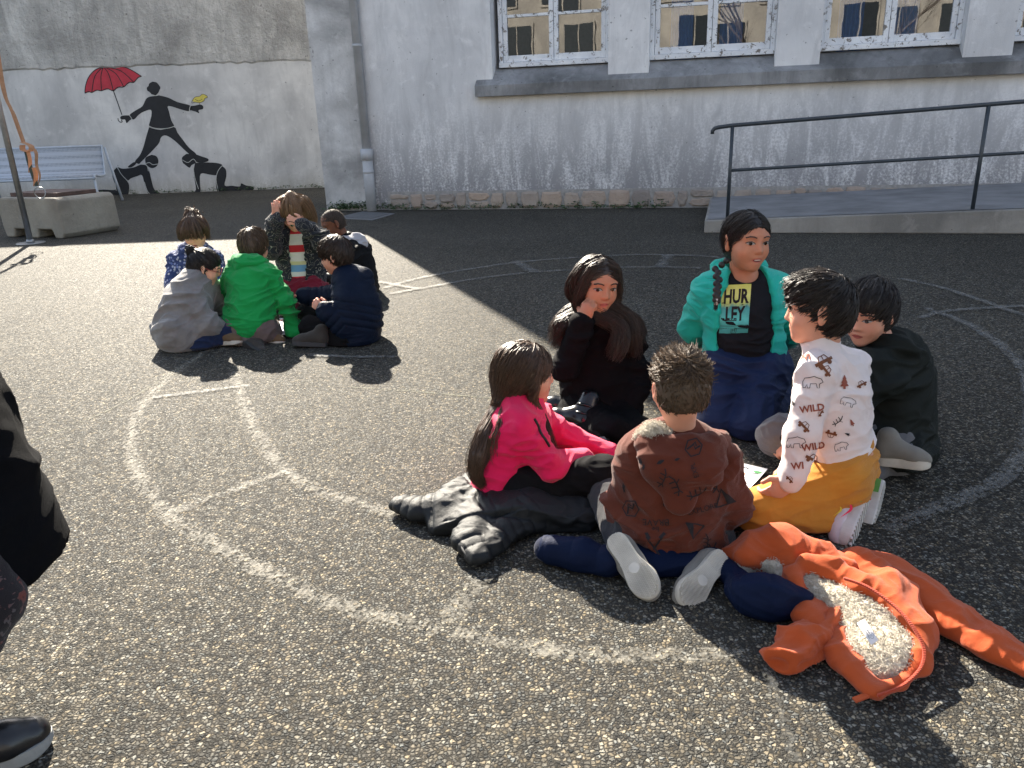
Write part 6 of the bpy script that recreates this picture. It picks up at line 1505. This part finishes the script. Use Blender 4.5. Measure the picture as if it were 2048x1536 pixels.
# ================================================================ adult standing at the left edge
def adult():
    bx, by = -1.24, 1.44
    heel = G(-85, 1560); toe = G(112, 1478)
    J = dict(pelvis=V3(bx, by, .92), waist=V3(bx, by, 1.06), chest=V3(bx, by, 1.24), neck=V3(bx, by, 1.42), shL=V3(bx-.03, by+.16, 1.36), shR=V3(bx, by-.17, 1.36),
             elL=V3(bx-.10, by+.2, 1.10), wrL=V3(bx-.1, by+.2, .88), elR=V3(bx-.04, by-.22, 1.10), wrR=V3(bx+.02, by-.22, .88), handL=HD((.1, 0, -1), (0, -1, 0), (1, 0, 0)), handR=HD((.1, 0, -1), (0, 1, 0), (1, 0, 0)),
             hipL=V3(bx, by+.09, .86), hipR=V3(bx, by-.09, .86), knL=V3(bx-.2, by+.10, .48), knR=A(-25, 1200, 1.33), anL=V3(bx-.5, by+.15, .08), anR=V3(*(toe-unit(toe-heel)*.225)[:2], .08))
    k = Kid('adult in long black coat cut off by the left edge', (bx, by), J, (V3(bx+.03, by, 1.56), (1, .2, -.15), (0, 0, 1), .23), 'fair', .008, 1.25, seed=41)
    k.body(face=True)
    def pt(m, v, cc): return m.mix(m.ramp(m.noise(v, 38, 2, .5, 1.5), [(.58, 0), (.62, 1)]), (.02, .018, .022), m.ramp(m.noise(v, 17, 2), [(.4, (.16, .04, .03)), (.6, (.10, .09, .10))]))
    S = SDF(.006); [k.leg(S, e, .004) for e in 'LR']; k.cloth('patterned_leggings', S, m_cloth('patterned_leggings', (.02, .02, .02), pat=pt), .002)
    S = SDF(.009, None); k.torso(S, .03, .06, low=.0, wide=.03)
    for e in 'LR': k.arm(S, e, .03)
    S.seg(V3(bx, by, .2), V3(bx, by, 1.0), .285, .17, .05, k.side, 1.1); S.floor = .335
    k.cloth('long_coat', S, m_cloth('black_wool', (.004, .0045, .006), .95, sheen=0), .008, 6)
    S = k.cap(.04, cut=(.64, -.2, .42, .48), nape=-.6); k.hair(S, m_hair('dark_brown_crop', None), None, .002)
    M_BL = m_plain('black_smooth_leather', (.012, .012, .014), .28, var=.2, bump=.15, bscale=60); M_GS = m_plain('grey_rubber_sole', (.27, .28, .28), .6)
    for hl, to in ((toe-unit(toe-heel)*.265, toe), (V3(bx-.56, by+.14, 0.0), V3(bx-.3, by+.18, 0.0))):
        hl = V3(hl[0], hl[1], .002); to = V3(to[0], to[1], .002)
        s_, tr = shoe(k.root, hl, to, (0, 0, 1), [M_BL, M_GS], .265, .098, .03, high=.085, laces=M_DSOLE)
        MB().tube(tr([(-.02, .125, .088), (.0, .14, .092), (.02, .128, .088)]), .003, 6).build('lace_tip', m_plain('yellow_lace', (.5, .42, .12), .5), s_, True)
    k.finish(); return k
adult()
# ================================================================ clothes and sheets on the ground
rsg = np.random.RandomState(99)
def gmesh(root, name, S, mat, amp=.005, freq=12, quilt=None, seed=1.0, it=1):
    Vt, Q = S.mesh(); Vt = relax(Vt, Q, it); N = vnormals(Vt, Q); d = folds(Vt, amp, freq, seed)
    if quilt: U = bone_u(Vt, quilt[1]); d = d*.6+quilt[2]*(np.abs(np.sin(pi*U/quilt[0]))**.5-.7)
    fl = np.clip((Vt[:, 2]-.006)/.02, 0, 1); Vt = Vt+N*(d*fl)[:, None]; Vt[:, 2] = np.maximum(Vt[:, 2], .0035)
    return obj(name, npmesh(name, Vt, Q), mat, root)
def groot(name, px, label, cat):
    c = G(*px); r = empty(name, (c[0], c[1], 0)); tag(r, label, cat); r['_'] = 0; del r['_']; return r, c
def gfin(r, c):
    inv = Matrix.Translation(Vector((-c[0], -c[1], 0)))
    for ch in r.children: ch.matrix_parent_inverse = inv
g2 = lambda x, y, z=.03: G(x, y, z)
# ---------------------------------------------------------------- orange hoodie with sherpa lining
def orange():
    r, c = groot('orange_hoodie', (1720, 1230), 'orange zip hoodie with cream sherpa lining spread open on the asphalt', 'hoodie')
    M = m_cloth('orange_fleece', srgb(172, 74, 32), .9, 700, .08); h = .0042
    S = SDF(h); S.chain([g2(1720, 1125, .04), g2(1780, 1150, .038), g2(1840, 1192, .035), g2(1905, 1240, .03), g2(1985, 1290, .028), g2(2070, 1338, .026)], [.05, .058, .057, .05, .043, .038], .03, low=1.7); S.floor = .004
    gmesh(r, 'long_sleeve', S, M, .006, 12, seed=2.0)
    S = SDF(h); S.chain([g2(1655, 1240, .03), g2(1605, 1282, .03), g2(1566, 1316, .028)], [.045, .048, .042], .03, low=1.6); S.ell(g2(1546, 1336, .035), V3(.034, .034, .022), None, .008, op=-1)
    gmesh(r, 'short_sleeve', S, M, .007, 15, seed=3.0)
    # outer shell under and round the lining
    S = SDF(h)
    rim = [(1585, 1150, .06), (1600, 1200, .045), (1640, 1262, .035), (1690, 1325, .028), (1735, 1375, .022), (1752, 1385, .02), (1800, 1366, .022), (1835, 1330, .03), (1838, 1285, .045), (1812, 1238, .06), (1770, 1195, .07), (1715, 1165, .075), (1660, 1140, .075), (1610, 1135, .07)]
    P = [g2(*p) for p in rim]; S.chain(P+[P[0]], [.02, .02, .018, .016, .014, .013, .013, .015, .018, .022, .025, .025, .025, .022, .02], .014)
    S.chain([g2(1590, 1165, .03), g2(1625, 1235, .026), g2(1690, 1318, .02), g2(1735, 1368, .016)], [.026, .026, .022, .016], .02, side=(0, 0, 1), flat=.62)
    for a_, b_, rr in (((1640, 1170), (1800, 1300), .05), ((1680, 1250), (1790, 1345), .05), ((1660, 1190), (1740, 1330), .05)):
        S.seg(g2(*a_, .006), g2(*b_, .006), rr, None, .03, (0, 0, 1), .5) if False else S.ell((g2(*a_, .004)+g2(*b_, .004))/2, V3(np.linalg.norm(g2(*a_)-g2(*b_))*.55, .06, .02), np.stack([unit(g2(*b_)-g2(*a_)), np.cross([0, 0, 1], unit(g2(*b_)-g2(*a_))), V3(0, 0, 1)], 1), .03)
    S.chain([g2(1720, 1135, .05), g2(1790, 1185, .055), g2(1845, 1265, .04), g2(1835, 1330, .025)], [.045, .042, .028, .018], .03)
    gmesh(r, 'shell', S, M, .005, 13, seed=5.0)
    # hood heap
    S = SDF(h); S.chain([g2(1482, 1118, .04), g2(1520, 1092, .07), g2(1562, 1080, .085), g2(1592, 1098, .075), g2(1640, 1116, .06), g2(1700, 1138, .055)], [.036, .045, .045, .042, .042, .042], .03, low=1.25)
    S.chain([g2(1480, 1120, .03), g2(1500, 1120, .05)], [.035, .04], .03); S.seg(g2(1560, 1110, .06), g2(1590, 1140, .05), .04, .035, .03)
    S.ell(g2(1530, 1160, .04), V3(.06, .05, .045), None, .02, op=-1)
    gmesh(r, 'hood', S, M, .008, 15, seed=7.0)
    K = type('K', (), {})(); K.rs = rsg; K.put = lambda name, Vt, Q, mat, parent=None: obj(name, npmesh(name, Vt, Q), mat, r)
    S = SDF(.004); S.chain([g2(1470, 1150, .02), g2(1490, 1134, .04), g2(1520, 1124, .055), g2(1552, 1136, .05), g2(1582, 1166, .03)], [.018, .018, .018, .018, .018], .012); fluff(K, S, 'hood_lining', 1800)
    S = SDF(.0042)
    for x, y, z, a, b in ((1612, 1165, .055, .05, .035), (1640, 1190, .05, .06, .045), (1690, 1200, .06, .06, .045), (1700, 1245, .04, .06, .055), (1745, 1235, .06, .055, .05), (1745, 1290, .04, .06, .06), (1790, 1285, .05, .05, .05), (1765, 1335, .03, .055, .04), (1800, 1322, .035, .035, .035), (1720, 1310, .03, .045, .045)):
        S.ell(g2(x, y, z-.015), V3(a, b, .026), None, .03)
    fluff(K, S, 'body_lining', 11000)
    # zip along the near edge and the hem
    zp = catmull([g2(1690, 1158, .106), g2(1735, 1175, .104), g2(1785, 1210, .095), g2(1822, 1250, .084), g2(1846, 1295, .062), g2(1842, 1335, .045), g2(1805, 1372, .037), g2(1756, 1392, .034)], 6); mb = MB(); mb.tube(zp, .0035, 6)
    mb.build('zip', m_cloth('orange_zip', srgb(170, 62, 34), .6), r, True); mb = MB()
    for i in range(0, len(zp)-1):
        for q in (0, .5):
            p = zp[i]*(1-q)+zp[i+1]*q; mb.box(p[0]-.0035, p[0]+.0035, p[1]-.0018, p[1]+.0018, p[2]-.0005, p[2]+.0045)
    mb.build('zip_teeth', m_cloth('orange_zip', None), r)
    p = g2(1745, 1388, .02); q = g2(1708, 1402, .012); d = unit(q-p); e = np.cross(d, [0, 0, 1]); MB().add([p+e*.007, p-e*.007, q-e*.007, q+e*.007, p+e*.007+V3(0, 0, .004), p-e*.007+V3(0, 0, .004), q-e*.007+V3(0, 0, .004), q+e*.007+V3(0, 0, .004)], [(0, 3, 2, 1), (4, 5, 6, 7), (0, 1, 5, 4), (1, 2, 6, 5), (2, 3, 7, 6), (3, 0, 4, 7)]).build('zip_pull', M, r)
    # white care tag
    n_ = 8; V = []; F = []
    for i in range(n_+1):
        t = i/n_; a = np.array([1714, 1246])*(1-t)+np.array([1742, 1290])*t; b = np.array([1729, 1238])*(1-t)+np.array([1757, 1280])*t; zz = .098+.01*sin(t*3)-.016*t
        V += [g2(a[0], a[1], zz), g2(b[0], b[1], zz+.004)]
        if i: F.append((2*i-2, 2*i-1, 2*i+1, 2*i))
    tg = MB().add(V, F).build('care_tag', m_plain('white_satin', (.72, .72, .76), .4, var=.04), r, True)
    o0 = (V[8]+V[9])/2+V3(0, 0, .003); dx = unit(V[16]-V[0]); dy = unit(V[9]-V[8]); mk = MB()
    P, F_ = line_poly([(-.014, -.0045), (.010, -.0045), (.012, -.002), (.012, .002), (.010, .0045), (-.014, .0045), (-.014, -.0045)], .0007); mk.add([o0+dx*x+dy*y for x, y in P], F_)
    for i in range(7): mk.add([o0+dx*(-.012+.003*i+a)+dy*b for a, b in ((0, -.002-.001*(i % 2)), (.0018, -.002), (.0018, .002), (0, .0025-.001*(i % 3)))], [(0, 1, 2, 3)])
    P, F_ = line_poly([(.018+.0035*cos(a), .0035*sin(a)) for a in np.linspace(0, 6.28, 15)], .0008); mk.add([o0+dx*x+dy*y for x, y in P], F_)
    for yy in (.006, -.006, -.008): mk.add([o0+dx*a+dy*(yy+b) for a, b in ((-.018, 0), (.018, 0), (.018, .0008), (-.018, .0008))], [(0, 1, 2, 3)])
    tl = mk.build('tag_mark', M_INKD, tg); tl['kind'] = 'stuff'
    gfin(r, c)
orange()
# ---------------------------------------------------------------- navy jacket under the rust hoodie boy
def navyj():
    r, c = groot('navy_jacket', (1340, 1140), 'dark navy padded jacket lying under the boy in the rust hoodie', 'jacket'); M = m_cloth('navy_padded', srgb(15, 26, 52), .6, 500, .1, 0)
    S = SDF(.0045); S.chain([g2(1102, 1100, .042), g2(1160, 1108, .042), g2(1215, 1122, .036), g2(1290, 1100, .02)], [.042, .046, .04, .03], .03); S.chain([g2(1290, 1100, .015), g2(1400, 1110, .015)], [.05, .05], .03, side=(0, 0, 1), flat=.4)
    S.chain([g2(1472, 1180, .03), g2(1500, 1190, .045), g2(1540, 1195, .05), g2(1595, 1205, .04)], [.03, .046, .054, .04], .03); S.chain([g2(1400, 1100, .015), g2(1480, 1165, .03)], [.03, .03], .03)
    b = [(g2(1102, 1100), g2(1215, 1122)), (g2(1430, 1190), g2(1590, 1210))]
    gmesh(r, 'padded_shell', S, M, .007, 10, (.075, b, .006), 4.0)
    S = SDF(.004); S.seg(g2(1094, 1098, .042), g2(1100, 1099, .042), .038, .043, .01); gmesh(r, 'cuff', S, m_cloth('navy_rib', srgb(16, 26, 52)), .001); gfin(r, c)
navyj()
# ---------------------------------------------------------------- black quilted jacket under the pink girl
def blackj():
    r, c = groot('black_quilted_jacket', (980, 1030), 'black quilted jacket spread under the girl in pink', 'jacket'); M = m_cloth('black_quilted_nylon', (.014, .016, .018), .5, 500, .1, 0, spec=.22)
    S = SDF(.0042); p1 = [g2(796, 1008, .036), g2(840, 1018, .036), g2(885, 1012, .045), g2(925, 985, .05), g2(960, 985, .04)]; S.chain(p1, [.036, .045, .05, .052, .045], .03, low=1.5)
    p2 = [g2(1000, 1045, .03), g2(955, 1048, .04), g2(938, 1075, .04), g2(955, 1110, .032)]; S.chain(p2, [.038, .046, .045, .034], .03, low=1.6)
    S.chain([g2(985, 1088, .03), g2(1010, 1065, .03), g2(1080, 1045, .025), g2(1180, 1040, .02)], [.03, .035, .03, .028], .03)
    S.chain([g2(930, 1000, .012), g2(1060, 1020, .012), g2(1160, 1020, .012)], [.07, .09, .05], .03, side=(0, 0, 1), flat=.3)
    S.seg(g2(960, 1110, .02), g2(990, 1092, .02), .028, .03, .02)
    b = list(zip(p1[:-1], p1[1:]))+list(zip(p2[:-1], p2[1:]))+[(g2(985, 1088), g2(1080, 1045))]
    gmesh(r, 'quilted_shell', S, M, .007, 15, (.034, b, .006), 6.0)
    MB().tube(catmull([g2(918, 1072, .05), g2(925, 1098, .045), g2(940, 1120, .03), g2(953, 1132, .014)], 5), .004, 6).build('zip', M_DSOLE, r, True); gfin(r, c)
blackj()
# ---------------------------------------------------------------- game sheets
M_PAPER = m_plain('white_card', (.74, .75, .78), .6, var=.02, bump=0)
inks = [m_plain('sheet_ink_%s' % n_, c_, .7, bump=0) for n_, c_ in (('green', (.05, .25, .07)), ('red', (.5, .05, .04)), ('dark', (.03, .04, .06)), ('orange', (.6, .2, .04)), ('blue', (.06, .1, .4)), ('teal', (.03, .2, .2)))]
def sheet(name, c0, ex, ey, W_, H_, marks, label):
    r = empty(name, (c0[0], c0[1], 0)); tag(r, label, 'game sheet'); ex = unit(ex); ey = unit(ey-ex*(ey@ex)); rs = np.random.RandomState(5)
    pt = lambda u, v, z=0: ex*(u-.5)*W_+ey*(v-.5)*H_+V3(0, 0, .007+z)
    n_ = 8; V = []; F = []
    for i in range(n_+1):
        for j in range(n_+1): V.append(pt(i/n_, j/n_, .003*sin(i*.9+1)*sin(j*.8)*(1 if 0 < i < n_ else .4)+.003))
    for i in range(n_):
        for j in range(n_): a = i*(n_+1)+j; F.append((a, a+n_+1, a+n_+2, a+1))
    pa = MB().add(V, F).build('card', M_PAPER, r, True)
    tr = BVHTree.FromPolygons([Vector(v) for v in V], F)
    for (u, v, kind, s_, ink) in marks(rs):
        if kind == 'dot': P = [(s_*cos(a)*(1+.25*sin(3*a)), s_*.7*sin(a)) for a in np.linspace(0, 2*pi, 13)[:-1]]; Fq = [tuple(range(12))]
        elif kind == 'line': P, Fq = line_poly([(-s_, 0), (s_, 0)], .0022)
        elif kind == 'vline': P, Fq = line_poly([(0, -s_), (0, s_)], .0016)
        else:
            P = []; Fq = []; x = -s_
            while x < s_: w_ = rs.uniform(.002, .005); b = len(P); hh = .0035 if kind == 'text' else .006; P += [(x, -hh), (x+w_, -hh), (x+w_, hh), (x, hh)]; Fq.append((b, b+1, b+2, b+3)); x += w_+rs.uniform(.0015, .003)
        o_ = pt(u, v, .0); VV = []
        for x, y in P:
            q = o_+ex*x+ey*y; hh_ = tr.ray_cast(Vector((q[0], q[1], .2)), Vector((0, 0, -1))); VV.append((q[0], q[1], (hh_[0].z if hh_[0] else .01)+.0012))
        MB().add(VV, Fq).build('printed_mark', inks[ink], pa)
    return r
def marks1(rs):
    out = [(.78, .90, 'head', .03, 2), (.78, .85, 'text', .026, 2), (.62, .88, 'dot', .012, 1), (.95, .85, 'dot', .014, 0), (.72, .6, 'vline', .07, 2), (.42, .6, 'vline', .07, 2)]
    for i in range(5):
        for j in range(5):
            u, v = .14+.18*i, .14+.15*j; out.append((u, v, 'dot', rs.uniform(.008, .016), int(rs.randint(0, 6)))); out.append((u+.07, v+.06, 'text', .014, 2))
    return out
c_ = G(1445, 962); pR = G(1535, 943); pL = G(1400, 912); pB = G(1475, 1008); ex = pR-pL; ey = pR-pB
W_, H_ = .42, .297; ctr = pR-unit(ex)*W_/2-unit(ey-unit(ex)*(unit(ex)@ey))*H_/2
sheet('game_sheet', ctr, ex, ey, W_, H_, marks1, 'white printed game sheet between the mustard trousers boy and rust hoodie boy')
def marks2(rs):
    out = []
    for i in range(5):
        for j in range(4): out.append((.12+.19*i, .14+.24*j, 'dot', rs.uniform(.018, .03), [1, 3, 4, 1, 5, 3][rs.randint(0, 6)])); out.append((.2+.19*i, .24+.24*j, 'text', .02, 2))
    return out
c2 = G(572, 655); sheet('game_sheet', c2, V3(1, .1, 0), V3(-.1, 1, 0), .34, .46, marks2, 'white game sheet with red and blue pictures between the far children')
# crumpled grey tote with dark gloves inside the near circle
def bagthing():
    r, c = groot('crumpled_cloth', (1192, 895), 'crumpled grey cloth with black trim beside the black boots', 'cloth')
    S = SDF(.0045); S.chain([g2(1178, 905, .03), g2(1200, 900, .035), g2(1216, 905, .025)], [.03, .035, .025], .03); gmesh(r, 'grey_cloth', S, m_cloth('grey_joggers', None), .008, 18)
    S = SDF(.0045); S.chain([g2(1166, 885, .05), g2(1186, 880, .06), g2(1200, 886, .05)], [.02, .025, .02], .02); gmesh(r, 'black_trim', S, m_cloth('black_sweatpants', None), .006, 20); gfin(r, c)
bagthing()
